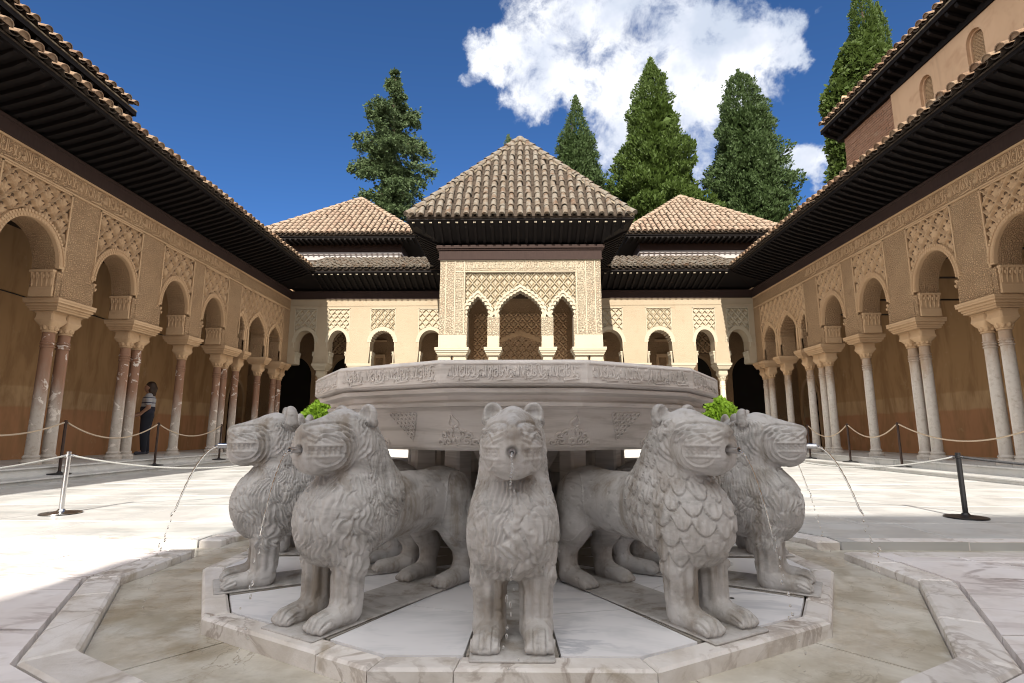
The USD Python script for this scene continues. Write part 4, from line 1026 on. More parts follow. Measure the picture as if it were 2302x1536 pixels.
# ---------------------------------------------------------------- the far side: two stretches of arcade and the pavilion between them
ENDM = dict(rib=M['pale_rib'], ground=M['pale_ground'])
def end_gallery(side, label):
    o = np.array([side * 5.0, WY, 0.0])
    F = END().copy(); F[:3, 3] -= o
    g = thing('arcade_wing', label, 'arcade wing', o)
    S = lambda x: side * x
    def span(a, b): return (min(S(a), S(b)), max(S(a), S(b)))
    bays = [(7.28, .33, 6.93, 7.66), (6.17, .31, 5.80, 6.54), (4.66, .40, 4.24, 5.08), (3.03, .38, 2.62, 3.44)]
    full = sbox(span(2.14, WX)[0], Z_IMP, span(2.14, WX)[1], Z_WALL)
    back = front = full
    for i, (c, hw, p0, p1) in enumerate(bays):
        a = Polygon(arch(S(c), hw, Z_IMP - .01, 3.80, 4.22, flare=.0 if i < 2 else .045, scallop=13 if i == 2 else 0, amp=-.03 if i == 2 else 0))
        back = back.difference(a)
        front = front.difference(a).difference(sbox(*[span(p0, p1)[0], 4.22], span(p0, p1)[1], 4.95))
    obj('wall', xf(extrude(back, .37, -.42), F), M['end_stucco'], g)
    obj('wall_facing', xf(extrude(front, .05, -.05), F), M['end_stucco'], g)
    for i, (c, hw, p0, p1) in enumerate(bays):
        bay(g, F, S(c), hw, 3.80, 4.22, *span(p0, p1), ENDM, w=.235 if i != 1 else .20, h=.30 if i != 1 else .26, motif=2 if i == 2 else 1, pan_top=4.95, teeth=(i == 0), scal=13 if i == 2 else 0, low=4.22, step=.0105, depth=.42, rib=.0135)
        mb = MB()
        u0, u1 = span(p0, p1)
        for x in (u0, u1): mb.box((x - .012, 3.6, -.01), (x + .012, 4.985, .010))
        mb.box((u0 - .012, 4.96, -.01), (u1 + .012, 4.985, .010))
        obj('fillet', xf(mb.mesh, F), M['pale_rib'], g)
        for d in (-1, 1):
            corbels(g, F, S(c) + d * (hw + .001), -d, M['pale_rib'], z1=3.46, depth=.42)
    a0, a1 = span(2.16, WX - .05)
    obj('frieze', xf(cat(sweep_profile([(0, 5.06), (.016, 5.065), (.016, 5.085), (0, 5.09)], a0, a1), sweep_profile([(0, 5.265), (.022, 5.27), (.022, 5.298), (0, 5.298)], a0, a1)), F), M['end_stucco'], g)
    for c, hw, n in ((6.73, .17, 1), (5.40, .33, 2), (3.87, .38, 2), (2.40, .2, 1)):
        impost(g, F, S(c), hw, M['pale_rib'], depth=.42)
        for d in ((-.16, .16) if n == 2 else (0,)):
            p = F @ np.array([S(c + d), 0, -.21, 1]); column(g, p[0], p[1], M['lit_column'], m_cap=M['pale_rib'], hw=.15, hd=.15)
    # inner wall of the gallery, a few paces behind
    e0, e1 = span(1.9, 10.78)
    holes = [Polygon(arch(S(c), hw, .26, 2.9, 3.65)) for c, hw in ((6.75, .62), (8.75, .75), (4.2, .45))]
    inner = sbox(e0, .235, e1, 7.3).difference(unary_union(holes))
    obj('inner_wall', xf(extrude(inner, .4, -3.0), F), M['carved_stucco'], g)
    for c in (3.0, 4.2, 5.4):
        obj('niche', xf(cat(boxmesh((S(c) - .22, 3.6, -2.60), (S(c) + .22, 3.72, -2.52)), boxmesh((S(c) - .24, 3.1, -2.60), (S(c) - .14, 3.6, -2.54)), boxmesh((S(c) + .14, 3.1, -2.60), (S(c) + .24, 3.6, -2.54)), boxmesh((S(c) - .28, 4.25, -2.60), (S(c) + .28, 4.32, -2.53))), F), M['rib_stucco'], g)
    obj('lattice_panel', xf(relief(sbox(*[span(5.85, 7.3)[0], 3.75], span(5.85, 7.3)[1], 4.9), sebka(.36, .44, rib=.024, depth=.05, s0=S(6.5)), .017, n0=-2.595), F), M['rib_stucco'], g, smooth=True)
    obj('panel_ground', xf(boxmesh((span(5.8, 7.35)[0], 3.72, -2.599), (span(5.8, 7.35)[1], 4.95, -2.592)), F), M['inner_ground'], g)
    for h in holes:
        obj('dark_doorway', xf(extrude(h.buffer(.05), .05, -3.08), F), M['black_void'], g)  # black sheets closing the openings, in place of deep shade
    obj('ceiling', xf(boxmesh((e0, 5.0, -2.6), (e1, 5.2, -.42)), F), M['ceiling_wood'], g)
    for c in (7.3, 6.2):                                                    # columns in the half-dark behind
        p = F @ np.array([S(c), 0, -1.7, 1]); column(g, p[0], p[1], M['red_column'], m_cap=M['rib_stucco'])
        obj('inner_pier', xf(boxmesh((S(c) - .16, 2.84, -1.9), (S(c) + .16, 5.0, -1.5)), F), M['ground_stucco'], g)
    t0, t1 = span(2.30, 6.80)
    v0, v1 = span(1.9, WX)
    sl = math.radians(24)
    eave(g, F, v0, v1, r0=t0, r1=t1, m_tile=M['old_tile'], m_mass=M['old_tile_mass'], rafter=.205, out=1.0, nrows=9, run=2.75, tips=True, tile_from=span(2.3, 7.2)[0], tile_to=span(2.3, 7.2)[1], sol0=span(1.9, 9.0)[0], sol1=span(1.9, 9.0)[1],
         width=lambda y: (span(2.2, 6.95 + y * .9)[0], span(2.2, 6.95 + y * .9)[1]))
    # whitewashed top of the gallery wall under the hall's eave
    return g
end_gallery(-1, 'sunlit arcade stretch left of the central pavilion with carved panels over its arches')
end_gallery(1, 'sunlit arcade stretch right of the central pavilion with carved panels over its arches')
# ---------------------------------------------------------------- the pavilion
PY, PW = 10.4, 2.14
def hip_roof(parent, cx, half, y0, z0, zt, depth_half, m_tile, m_mass, m_cap, ncol, row, single=lambda c, k: True, r1=.088, r2=.068):
    """Pyramid roof: solid deck, tiled face towards the court, capped hips."""
    y1, ya = y0 + 2 * depth_half, y0 + depth_half
    P = np.array([[cx - half, y0, z0], [cx + half, y0, z0], [cx + half, y1, z0], [cx - half, y1, z0], [cx, ya, zt], [cx - half, y0, z0 - .05], [cx + half, y0, z0 - .05], [cx + half, y1, z0 - .05], [cx - half, y1, z0 - .05]])
    h = trimesh.convex.convex_hull(P)
    deck = obj('roof', (np.array(h.vertices), np.array(h.faces)), M['gutter'], parent)
    up = np.array([0, depth_half, zt - z0]); L = np.linalg.norm(up)
    F = roof_frame((cx, y0 - .04, z0 + .02), (1, 0, 0), up)
    pitch = 2 * half / ncol
    cols = [k + (.5 if ncol % 2 == 0 else 0) for k in range(-(ncol // 2), (ncol + 1) // 2)] if ncol % 2 == 0 else list(range(-(ncol // 2), ncol // 2 + 1))
    nr = int(L / row)
    roof_tiles(deck, F, cols, pitch, nr, row, lambda y: (-half * (1 - y / L) + .02, half * (1 - y / L) - .02), m_tile, m_mass, single=single, r1=r1, r2=r2)
    for sx, sy in ((-1, 0), (1, 0), (-1, 1), (1, 1)):                       # hip tiles
        a = np.array([cx + sx * half, y0 if sy == 0 else y1, z0]); b = np.array([cx, ya, zt])
        d = b - a; n = int(np.linalg.norm(d) / .34)
        obj('hip_mortar', tube([a + np.array([0, 0, .02]), b + np.array([0, 0, .02])], .085, 8), M['mortar'], deck)
        hm = MB()
        side = np.cross(d, [0, 0, 1.0]); side /= np.linalg.norm(side)
        for k in range(n):
            FR = roof_frame(a + d * k / n + np.array([0, 0, .03]), side, d)
            me = xf(xf(tile_mesh(.40, .105, .085, n=6, plug=k == 0), np.array([[1, 0, 0, 0], [0, 1, 0, -.03], [0, -.06, 1, .03], [0, 0, 0, 1]], float)), FR)
            if sy == 0: obj('hip_tile', me, m_cap, deck)
            else: hm.add(*me)
        if hm.n: obj('back_hip_tiles', hm.mesh, m_mass, deck, kind='stuff')
    obj('finial_cap', lathe([(.16, zt - .03), (.15, zt + .04), (.10, zt + .10), (.03, zt + .13)], 12, (cx, ya, 0)), m_cap, deck)
    return deck
def pavilion():
    o = np.array([0, PY, 0.0])
    F = END(PY).copy(); F[:3, 3] -= o
    g = thing('pavilion', 'sunlit carved pavilion with three cusped arches under a pyramid roof of lichened tiles', 'pavilion', o)
    R, G = M['pale_rib'], M['pale_ground']
    zi, zs = 2.97, 3.62
    arches = [(-1.13, .265, 3.90, 4.34, 4), (0.0, .55, 3.93, 4.50, 6), (1.13, .265, 3.90, 4.34, 4)]
    def holes(off): return unary_union([muq_poly(c, hw, zi - .01, z0, zt, off=off, rl=.055 + off * .10, phase=.5 if .03 < off < .1 else 0) for c, hw, z0, zt, nl in arches])
    h0, h1, h2 = holes(0), holes(.065), holes(.125)
    full = sbox(-PW, zi, PW, 5.36)
    pan = sbox(-1.46, 3.81, 1.46, 5.02)
    lower = sbox(-3, 0, 3, 3.80)
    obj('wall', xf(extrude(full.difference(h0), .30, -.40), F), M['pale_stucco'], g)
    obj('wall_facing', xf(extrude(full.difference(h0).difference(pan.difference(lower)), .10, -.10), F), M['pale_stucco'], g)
    tiers = obj('stalactite_arches', xf(cat(extrude(h1.difference(h0).difference(lower).intersection(pan), .04, -.10), extrude(h2.difference(h1).difference(lower).intersection(pan), .075, -.10)), F), R, g)
    pz = pan.difference(h2).difference(lower)
    for q in getattr(pz, 'geoms', [pz]):
        if q.area < .02: continue
        obj('panel_ground', xf(extrude(q.buffer(-.001), .006, -.10), F), G, g)
        obj('lattice_panel', xf(relief(q.buffer(-.003), sebka(.243, .30, rib=.0150, depth=.065, motif=2, s0=.0, z0=4.9), .0078, n0=-.0945), F), R, g, smooth=True)
    # bands of lettering and of vine work framing the lattice
    fr = obj('frieze', xf(cat(sweep_profile([(0, 5.03), (.014, 5.035), (.014, 5.055), (0, 5.06)], -1.72, 1.72), sweep_profile([(0, 5.335), (.03, 5.34), (.03, 5.359), (0, 5.359)], -PW, PW),
                              *[boxmesh((x - .011, 3.35, -.005), (x + .011, 5.33, .013)) for x in (-1.98, -1.74, -1.49, 1.49, 1.74, 1.98)]), F), R, g)
    for i in range(4):
        obj('lettering', xf(lettering(-1.72 + i * .86, -.86 + i * .86, 5.08, .235, .0105, 0, .012, unit=.43), F), R, fr)
    for x in (-1.615, 1.615):                                                # upright bands, the lines turned on their side
        T = frame((x + .105, 3.40, 0), (0, 1, 0), (-1, 0, 0), (0, 0, 1))
        obj('lettering', xf(xf(lettering(0, 1.88, 0, .21, .0095, 0, .012, unit=.42), T), F), R, fr)
    obj('pier_base', xf(cat(*[boxmesh((min(a, b), 2.98, -.39), (max(a, b), 3.33, .016)) for a, b in ((-2.15, -1.42), (2.15, 1.42))], *[boxmesh((x - .150, 2.98, -.39), (x + .150, 3.30, .014)) for x in (-.715, .715)]), F), R, g)
    for c, hw in ((-1.79, .36), (-.715, .15), (.715, .15), (1.79, .36)):
        impost(g, F, c, hw, R, z=2.765, depth=.40)
    for c, n in ((-1.79, 3), (-.715, 1), (.715, 1), (1.79, 3)):
        for d in ((-.2, .2) if n == 3 else (0,)):
            column(g, c + d, .20, M['lit_column'], cap0=2.42, cap1=2.764, hw=.175 if n == 3 else .13, hd=.15, m_cap=R)
    # side walls, rear partition with its own cusped arch and lattice, and the hall's doorway beyond
    for sx in (-1, 1):
        Fs = frame((sx * PW, 0, 0), (0, 1, 0), (0, 0, 1), (1, 0, 0))
        sw = sbox(.41, 2.97, 3.7, 5.36).difference(Polygon(arch(2.05, .9, 2.9, 3.5, 4.5)))
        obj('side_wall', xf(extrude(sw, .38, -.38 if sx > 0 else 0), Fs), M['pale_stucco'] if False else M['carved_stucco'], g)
    for y, wid, a, ww in ((3.75, 2.13, (0, .98, 2.6, 3.30, 3.95), .30), (6.6, 2.3, (0, .62, 2.4, 2.60, 3.30), .30)):
        Fp = END(PY + y).copy(); Fp[:3, 3] -= o
        hh = muq_poly(a[0], a[1], .27, a[3], a[4], rl=.07); hh2 = muq_poly(a[0], a[1], .27, a[3], a[4], off=.13, rl=.08)
        obj('inner_wall', xf(extrude(sbox(-wid, .24, wid, 5.9).difference(hh), .25, -.30), Fp), M['carved_stucco'], g)
        obj('stalactite_arch', xf(extrude(hh2.difference(hh).difference(sbox(-3, 0, 3, a[3] - .2)), .06, -.05), Fp), M['rib_stucco'], g)
        q = sbox(-1.55, a[3] - .2, 1.55, 4.75).difference(hh2)
        if q.geom_type != 'Polygon': q = max(q.geoms, key=lambda g_: g_.area)
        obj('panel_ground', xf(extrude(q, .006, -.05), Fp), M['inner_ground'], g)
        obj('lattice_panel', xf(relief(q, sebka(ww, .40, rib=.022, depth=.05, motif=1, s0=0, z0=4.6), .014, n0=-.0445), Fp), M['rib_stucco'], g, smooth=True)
        for q0 in (-1.95, 1.65): obj('upright_band', xf(boxmesh((q0, .3, -.05), (q0 + .3, 4.8, -.02)), Fp), M['carved_stucco'], g)
    obj('dark_doorway', boxmesh((-1.4, 9.2, .2), (1.4, 9.3, 4)), M['black_void'], g)  # black sheet standing in for the unlit hall beyond
    obj('ceiling', boxmesh((-PW + .01, .1, 5.2), (PW - .01, 3.6, 5.3)), M['ceiling_wood'], g)
    # wooden frieze, rafters on the front and the two sides, roof
    bm = obj('wooden_frieze', cat(boxmesh((-PW - .03, -.045, 5.361), (PW + .03, 3.7, 5.66)), boxmesh((-PW - .05, -.065, 5.362), (PW + .05, -.046, 5.395)), boxmesh((-PW - .06, -.08, 5.625), (PW + .06, -.046, 5.665)), boxmesh((-PW - .10, -.12, 5.665), (PW + .10, 3.7, 5.75))), M['frieze_wood'], g)
    zA, zB, out = 5.76, 6.13, .76
    sof = [(-PW, 0), (PW, 0), (PW, 3.7), (-PW, 3.7)]
    so2 = [(-PW - out, -out), (PW + out, -out), (PW + out, 3.7), (-PW - out, 3.7)]
    v = [(*p, zA + .075) for p in sof] + [(*p, zB + .075) for p in so2] + [(*p, zA + .11) for p in sof] + [(*p, zB + .11) for p in so2]
    q = []
    for i in (0, 1, 3): j = (i + 1) % 4; q += [[i, 4 + i, 4 + j, j], [8 + i, 8 + j, 12 + j, 12 + i]]
    obj('soffit', (np.array(v), np.array(q)), M['dark_wood'], g)
    prof = [(-.02, zA), (out * .80, zA + (zB - zA) * .8), (out * .88, zB - .01), (out * .985, zB + .02), (out * .985, zB + .072), (-.02, zA + .072)]
    for x in np.arange(-2.75, 2.76, .25 * .9):
        st = max(0, abs(x) - PW)
        if st > out * .85: continue
        pr = prof if st == 0 else [(st, zA + (zB - zA) * st / out)] + [p for p in prof[1:-1] if p[0] > st + .02] + [(st, zA + .072 + (zB - zA) * st / out)]
        obj('rafter', xf(sweep_profile(pr, x - .036, x + .036), F), M['dark_wood'], bm)
        obj('rafter_tip', xf(cat(boxmesh((x - .032, zB - .012, out * .95), (x - .004, zB + .016, out * .998), .006), boxmesh((x + .004, zB - .012, out * .95), (x + .032, zB + .016, out * .998), .006)), F), M['pale_rib'], bm)
    for sx in (-1, 1):
        Fs = frame((sx * PW, 0, 0), (0, -sx, 0), (0, 0, 1), (sx, 0, 0)) if False else frame((sx * PW, 0, 0), (0, sx * 1.0, 0), (0, 0, 1), (sx, 0, 0))
        for y in np.arange(.1, 3.6, .225):
            obj('rafter', xf(sweep_profile(prof, sx * y - .036, sx * y + .036), Fs), M['dark_wood'], bm)
    W2 = PW + out
    obj('fascia', cat(boxmesh((-W2 - .02, -out - .02, zB + .06), (W2 + .02, -out + .012, zB + .135)), boxmesh((-W2 - .02, -out + .012, zB + .06), (-W2 + .012, 3.7, zB + .135)), boxmesh((W2 - .012, -out + .012, zB + .06), (W2 + .02, 3.7, zB + .135))), M['dark_wood'], g)
    hip_roof(g, 0, W2 - .02, -out - .04, zB + .15, 9.86, 2.60, M['old_tile'], M['old_tile_mass'], M['old_tile'], 25, .315, r1=.080, r2=.063)
    return g
pavilion()

# ---------------------------------------------------------------- the two halls behind, their roofs above the arcade
def rear_hall(side, label):
    cx, half, y0 = side * 7.42, 3.25, 17.0
    o = np.array([cx, y0 + half, 0])
    g = thing('rear_hall', label, 'hall', o, group='tiled halls behind the arcade')
    ov = .75
    obj('wall', boxmesh((-half + ov, -half + ov, .2), (half - ov, half - ov, 8.45)), M['white_plaster'], g)
    obj('wall_cornice', boxmesh((-half + ov - .06, -half + ov - .06, 8.02), (half - ov + .06, half - ov + .06, 8.10)), M['white_plaster'], g)
    bm = obj('wooden_frieze', boxmesh((-half + ov - .04, -half + ov - .04, 8.14), (half - ov + .04, half - ov + .04, 8.46)), M['frieze_wood'], g)
    obj('soffit', boxmesh((-half + .03, -half + .03, 8.47), (half - .03, half - .03, 8.52)), M['dark_wood'], g)
    for x in np.arange(-half + .15, half, .22):
        obj('rafter', boxmesh((x - .035, -half + .02, 8.40), (x + .035, -half + ov - .02, 8.469)), M['dark_wood'], bm)
    obj('fascia', boxmesh((-half - .01, -half - .01, 8.521), (half + .01, half + .01, 8.60)), M['dark_wood'], g)
    hip_roof(g, 0, half + .05, -half - .05, 8.62, 11.55, half + .05, M['orange_tile'], M['orange_tile_mass'], M['orange_tile'], 29, .33, r1=.094, r2=.074)
    return g
rear_hall(-1, 'orange tiled pyramid roof on a pale hall behind the arcade, left of the pavilion')
rear_hall(1, 'orange tiled pyramid roof on a pale hall behind the arcade, right of the pavilion')

# ---------------------------------------------------------------- upper storeys over the side galleries
def upper_eave(g, F, s0, s1, z, out, m_tile, m_mass, nrow=3):
    obj('soffit', xf(sweep_profile([(-.3, z), (out, z + .16), (out, z + .20), (-.3, z + .05)], s0, s1), F), M['dark_wood'], g)
    bm = obj('wall_plate', xf(boxmesh((s0 + .1, z - .16, -.3), (s1 - .1, z - .005, .04)), F), M['dark_wood'], g)
    for s in np.arange(s0 + .1, s1, .26):
        obj('rafter', xf(sweep_profile([(.0, z - .075), (out * .9, z + .06), (out * .97, z + .10), (out * .97, z + .154), (.0, z - .002)], s - .04, s + .04), F), M['dark_wood'], bm)
    obj('fascia', xf(boxmesh((s0, z + .15, out - .01), (s1, z + .25, out + .02)), F), M['dark_wood'], g)
    sl = math.radians(22)
    deck = obj('roof', xf(sweep_profile([(out + .03, z + .26), (out + .03, z + .29), (-6, z + .29 + (6 + out) * math.tan(sl)), (-6, z + .2)], s0, s1), F), M['mortar'], g)
    e = F @ np.array([0, z + .33, out + .07, 1.0])
    FR = roof_frame(e[:3], F[:3, 0], F[:3, 1] * math.sin(sl) - F[:3, 2] * math.cos(sl))
    p = .235
    roof_tiles(deck, FR, list(range(int(math.ceil((s0 + .05) / p)), int((s1 - .02) / p) + 1)), p, nrow, .3, lambda y: (s0, s1), m_tile, m_mass, single=lambda c, k: k < 2)
def upper_left():
    o = np.array([-9.6, 0, 0])
    F = LEFT(-9.6).copy(); F[:3, 3] -= o
    g = thing('upper_hall', 'upper storey with a dark tiled eave above the left arcade roof', 'upper storey', o)
    obj('wall', boxmesh((-5, -WY, 6.4), (0, 7.65, 8.05)), M['orange_plaster'], g)
    upper_eave(g, F, -2.0, 7.95, 7.95, .6, M['brown_tile'], M['brown_tile_mass'])
    obj('roof_rear', boxmesh((-5, -WY, 8.05), (0.2, -2.0, 8.4)), M['mortar'], g)
upper_left()
def upper_right():
    o = np.array([9.4, 0, 0])
    F = RIGHT(9.4).copy(); F[:3, 3] -= o
    g = thing('upper_hall', 'orange plastered upper storey with arched windows above the right arcade roof', 'upper storey', o)
    wins = [(-8.0, .20, 8.05, 8.72, 8.98), (-6.62, .215, 8.0, 8.78, 9.06), (-5.2, .215, 8.0, 8.78, 9.06)]
    w = sbox(-9.12, 6.3, WY, 9.36)
    hs = [Polygon(arch(c, hw, z0, zs, zt)) for c, hw, z0, zs, zt in wins]
    obj('wall', xf(extrude(w.difference(unary_union(hs)), .14, -.14), F), M['orange_plaster'], g)
    obj('wall_core', xf(boxmesh((-11.2, 6.3, -5), (WY, 9.36, -.15)), F), M['orange_plaster'], g)
    # brick end bay: courses of brick
    bw = obj('brick_bay', xf(boxmesh((-11.22, 6.3, -.149), (-9.13, 9.36, -.075)), F), M['mortar_brown'], g)
    zz = 7.0; k = 0
    while zz < 9.34:
        s = -11.22 - (.14 if k % 2 else 0)
        while s < -9.14:
            a, b = max(s, -11.225) + .004, min(s + .28, -9.14) - .004
            if b - a > .03: obj('brick', xf(boxmesh((a, zz + .004, -.1), (b, min(zz + .06, 9.355), -.062 + tr.normal(0, .003))), F), M['brick'], bw)
            s += .28
        zz += .068; k += 1
    for (c, hw, z0, zs, zt), h in zip(wins, hs):
        wn = obj('window_frame', xf(band(arch(c, hw, z0 - .01, zs, zt, off=.0), arch(c, hw - .035, z0 + .03, zs, zt - .035), .05, -.12), F), M['orange_plaster'], g)
        obj('lattice', xf(extrude(h.buffer(-.03), .01, -.135), F), M['ground_stucco'], wn)
        mb = MB()
        for i in range(-6, 7):
            for j in range(24):
                p = (c + (i + (j % 2) * .5) * .055, z0 + .06 + j * .048)
                if contains_xy(h.buffer(-.045), *p): mb.add(*xf(lathe([(.026, -.005), (.026, .016), (.014, .016), (.014, -.005)], 6), frame((p[0], p[1], -.122), (1, 0, 0), (0, 1, 0), (0, 0, 1))))
        obj('grille', xf(mb.mesh, F), M['rib_stucco'], wn, kind='stuff')
    upper_eave(g, F, -11.5, 0.0, 9.40, .42, M['brown_tile'], M['brown_tile_mass'])
    # gable end boards
    obj('gable_end', xf(boxmesh((-11.22, 9.36, -5), (-11.16, 10.6, -.1)), F), M['orange_plaster'], g)
M['brick'] = tiles('brick', (.27, .145, .09), (.33, .19, .125), (.30, .165, .105), (.42, .30, .21), .54, .76)
M['mortar_brown'] = stone('mortar_brown', [(0, (.30, .20, .14)), (1, (.40, .28, .20))], nscale=6, rough=.95, bump=.3, bscale=30)
upper_right()

# ---------------------------------------------------------------- the court's near end, behind the viewer: its pavilion, and an added hall sized to shade the fountain
def near_end():
    g = thing('near_pavilion', 'pavilion at the near end of the court, behind the viewer', 'pavilion', (0, -12.5, 0))
    obj('wall', cat(boxmesh((-2.1, -2.1, 2.8), (-1.4, 2.1, 5.4)), boxmesh((1.4, -2.1, 2.8), (2.1, 2.1, 5.4)), boxmesh((-1.4, -2.1, 4.4), (1.4, -1.7, 5.4)), boxmesh((-1.4, 1.7, 4.4), (1.4, 2.1, 5.4))), M['pale_stucco'], g)
    for x in (-1.8, 1.8, -1.5, 1.5):
        for y in (-1.85, 1.85): column(g, x, y, M['lit_column'])
    P = np.array([[-2.95, -2.95, 6.1], [2.95, -2.95, 6.1], [2.95, 2.95, 6.1], [-2.95, 2.95, 6.1], [-2.2, -2.2, 5.4], [2.2, -2.2, 5.4], [2.2, 2.2, 5.4], [-2.2, 2.2, 5.4], [0, 0, 9.6]])
    h = trimesh.convex.convex_hull(P)
    obj('roof', (np.array(h.vertices), np.array(h.faces)), M['brown_tile_mass'], g)
    g = thing('near_hall', 'unseen tall hall added behind the viewer, sized to shade the fountain', 'hall', (3.0, -19, 0))
    HZ = NEAR_RIDGE
    obj('wall', boxmesh((-6.3, -3.5, 0), (10.0, 3.5, HZ - .6)), M['orange_plaster'], g)
    P = np.array([[-6.3, -3.9, HZ - .6], [10.0, -3.9, HZ - .6], [10.0, 3.9, HZ - .6], [-6.3, 3.9, HZ - .6], [-6.3, 0, HZ + .75], [10.0, 0, HZ + .75]])
    h = trimesh.convex.convex_hull(P)
    obj('roof', (np.array(h.vertices), np.array(h.faces)), M['brown_tile_mass'], g)
NEAR_RIDGE = 11.55
near_end()
# ---------------------------------------------------------------- the basin
def facet(k, z_ref_R, tilt=0.0):
    """Frame on facet k: s along it (viewer's right), t up, n outwards, origin on its centre line at z = 0 and radius z_ref_R (apothem)."""
    a = -math.pi / 2 + k * math.pi / 6
    d = np.array([math.cos(a), math.sin(a), 0]); e = np.array([-math.sin(a), math.cos(a), 0])
    return d, e
def basin():
    o = np.array([FX, 0, .062])
    g = thing('fountain_basin', 'great twelve sided grey marble basin carved with lettering and palmettes', 'basin', o)
    c15 = math.cos(math.pi / 12)
    prof = [(.28, .712), (.985, .712), (1.01, .725), (1.125, .900), (1.132, .912), (1.165, .914), (1.172, .930), (1.150, .942), (1.158, .962), (1.215, .972), (1.218, .990), (1.20, .996), (1.238, 1.002), (1.245, 1.010), (1.245, 1.100), (1.232, 1.114), (1.10, 1.114), (1.085, 1.10), (1.02, .86), (.6, .80), (.02, .79)]
    nn = 12; sub = 10
    def ringpts(R, z):
        P = [(R * math.cos(math.pi / 12 + k * math.pi / 6), R * math.sin(math.pi / 12 + k * math.pi / 6)) for k in range(13)]
        out = []
        for k in range(12):
            for j in range(sub):
                t = j / sub
                out.append((P[k][0] * (1 - t) + P[k + 1][0] * t, P[k][1] * (1 - t) + P[k + 1][1] * t, z))
        return out
    N = nn * sub
    v = np.array([p for R, z in prof for p in ringpts(R, z - .062)])
    rough = meshkit.fbm(v * 14, 3, 5) - .5
    v[:, :2] *= (1 + .0022 * rough)[:, None]; v[:, 2] += .004 * (meshkit.noise(v * 9, 8) - .5)
    f = []
    for i in range(len(prof) - 1):
        for j in range(N):
            k = (j + 1) % N
            f += [[i * N + j, i * N + k, (i + 1) * N + k], [i * N + j, (i + 1) * N + k, (i + 1) * N + j]]
    body = obj('bowl', (v, np.array(f)), M['basin_stone'], g, smooth=22)
    obj('water_surface', lathe([(1.04, 1.03 - .062), (1.045, 1.04 - .062)], 12, ph=math.pi / 12), M['water'], g)
    br = np.random.default_rng(3)
    slope = math.atan2((1.125 - 1.01) * c15, .900 - .725)
    for k in range(-4, 5):
        d, e = facet(k, 0)
        # the band of lettering
        a = 1.245 * c15
        half = 1.245 * math.sin(math.pi / 12)
        T = frame(d * (a - .001) + np.array([0, 0, 1.010 - .062]), e, (0, 0, 1), d)
        n0 = -.001
        mb = MB()
        mb.add(*lettering(-half + .03, half - .03, .010, .072, .0046, n0, .0100, unit=.155))
        for q in range(46):                                                  # tendrils between the letters
            s, t = br.uniform(-half + .03, half - .03), br.uniform(.014, .078)
            r, a0 = br.uniform(.006, .014), br.uniform(0, 6.28)
            th = np.linspace(a0, a0 + br.uniform(2.5, 5.0), 6)
            mb.add(*stroke_mesh(np.c_[s + r * np.cos(th), t + r * np.sin(th)], .0034, n0 - .002, .0050 + .00003 * q))
        for t in (.004, .087):
            mb.add(*xf(boxmesh((-half + .012, t - .0025, -.003), (half - .012, t + .0025, .005)), np.eye(4)))
        obj('lettering', xf(mb.mesh, T), M['basin_stone'], body)
        # a triangle of little rings on the middle of the facet
        up = np.array([0, 0, math.cos(slope)]) + d * math.sin(slope)
        nrm = d * math.cos(slope) - np.array([0, 0, math.sin(slope)])
        T = frame(d * 1.01 * c15 + np.array([0, 0, .725 - .062]), e, up, nrm)
        mb = MB()
        rows = [7, 6, 5, 4, 3, 2, 1]
        for i, m in enumerate(rows):
            for j in range(m):
                s, t = (j - (m - 1) / 2) * .0245, .186 - i * .0215
                mb.tm(trimesh.creation.torus(.0108, .0045, major_sections=8, minor_sections=5), frame((s, t, .0025), (1, 0, 0), (0, 1, 0), (0, 0, 1)))
        obj('ring_triangle', xf(mb.mesh, T), M['basin_stone'], body, smooth=True)
        # half palmettes that meet on the corners
        half_low = 1.01 * math.sin(math.pi / 12)
        grow = math.tan(math.pi / 12) * math.sin(slope)
        def spiral(cx, cy, r0, a0, turns, w=.0052, n=14):
            th = np.linspace(0, turns * 2 * math.pi, n)
            r = r0 * (1 - .75 * th / th[-1])
            return np.c_[cx + r * np.cos(a0 + th), cy + r * np.sin(a0 + th)]
        strokes = [np.array([(0, .014), (.03, .018), (.07, .014), (.10, .022)]), spiral(.085, .034, .022, -1.4, 1.3), spiral(.045, .040, .022, -1.2, 1.2), spiral(.028, .082, .024, -1.0, 1.3),
                   spiral(.060, .074, .018, -1.6, 1.2), np.array([(.002, .05), (.02, .06), (.02, .10), (.004, .12)]), np.array([(.002, .118), (.020, .128), (.022, .145), (.010, .160), (.0, .178)]), spiral(.012, .10, .010, 0, 1.0), np.array([(.0, .03), (.012, .036), (.010, .052), (.0, .06)])]
        for sgn in (-1, 1):
            mb = MB()
            for q, st in enumerate(strokes):
                p = np.asarray(st).copy()
                edge = half_low + grow * p[:, 1] - .0015
                mb.add(*(lambda m: (m[0], m[1][:, ::-1] if sgn > 0 else m[1]))(stroke_mesh(np.c_[sgn * (edge - p[:, 0]), p[:, 1]], .0055, -.003, .0080 + .00023 * q)))
            obj('palmette', xf(mb.mesh, T), M['basin_stone'], body)
    pil = obj('pillar', lathe([(.27, 0), (.27, .05), (.22, .09), (.20, .30), (.21, .50), (.26, .58), (.29, .649)], 12, ph=math.pi / 12), M['basin_stone'], g, smooth=25)
    for k in range(12):                                                      # blocks that carry the basin over the lions' backs
        d, e = facet(k, 0)
        obj('support_block', xf(boxmesh((.56, -.05, .45), (.69, .05, .711 - .062), .012), frame((0, 0, 0), d, e, (0, 0, 1))), M['basin_stone'], g)
basin()
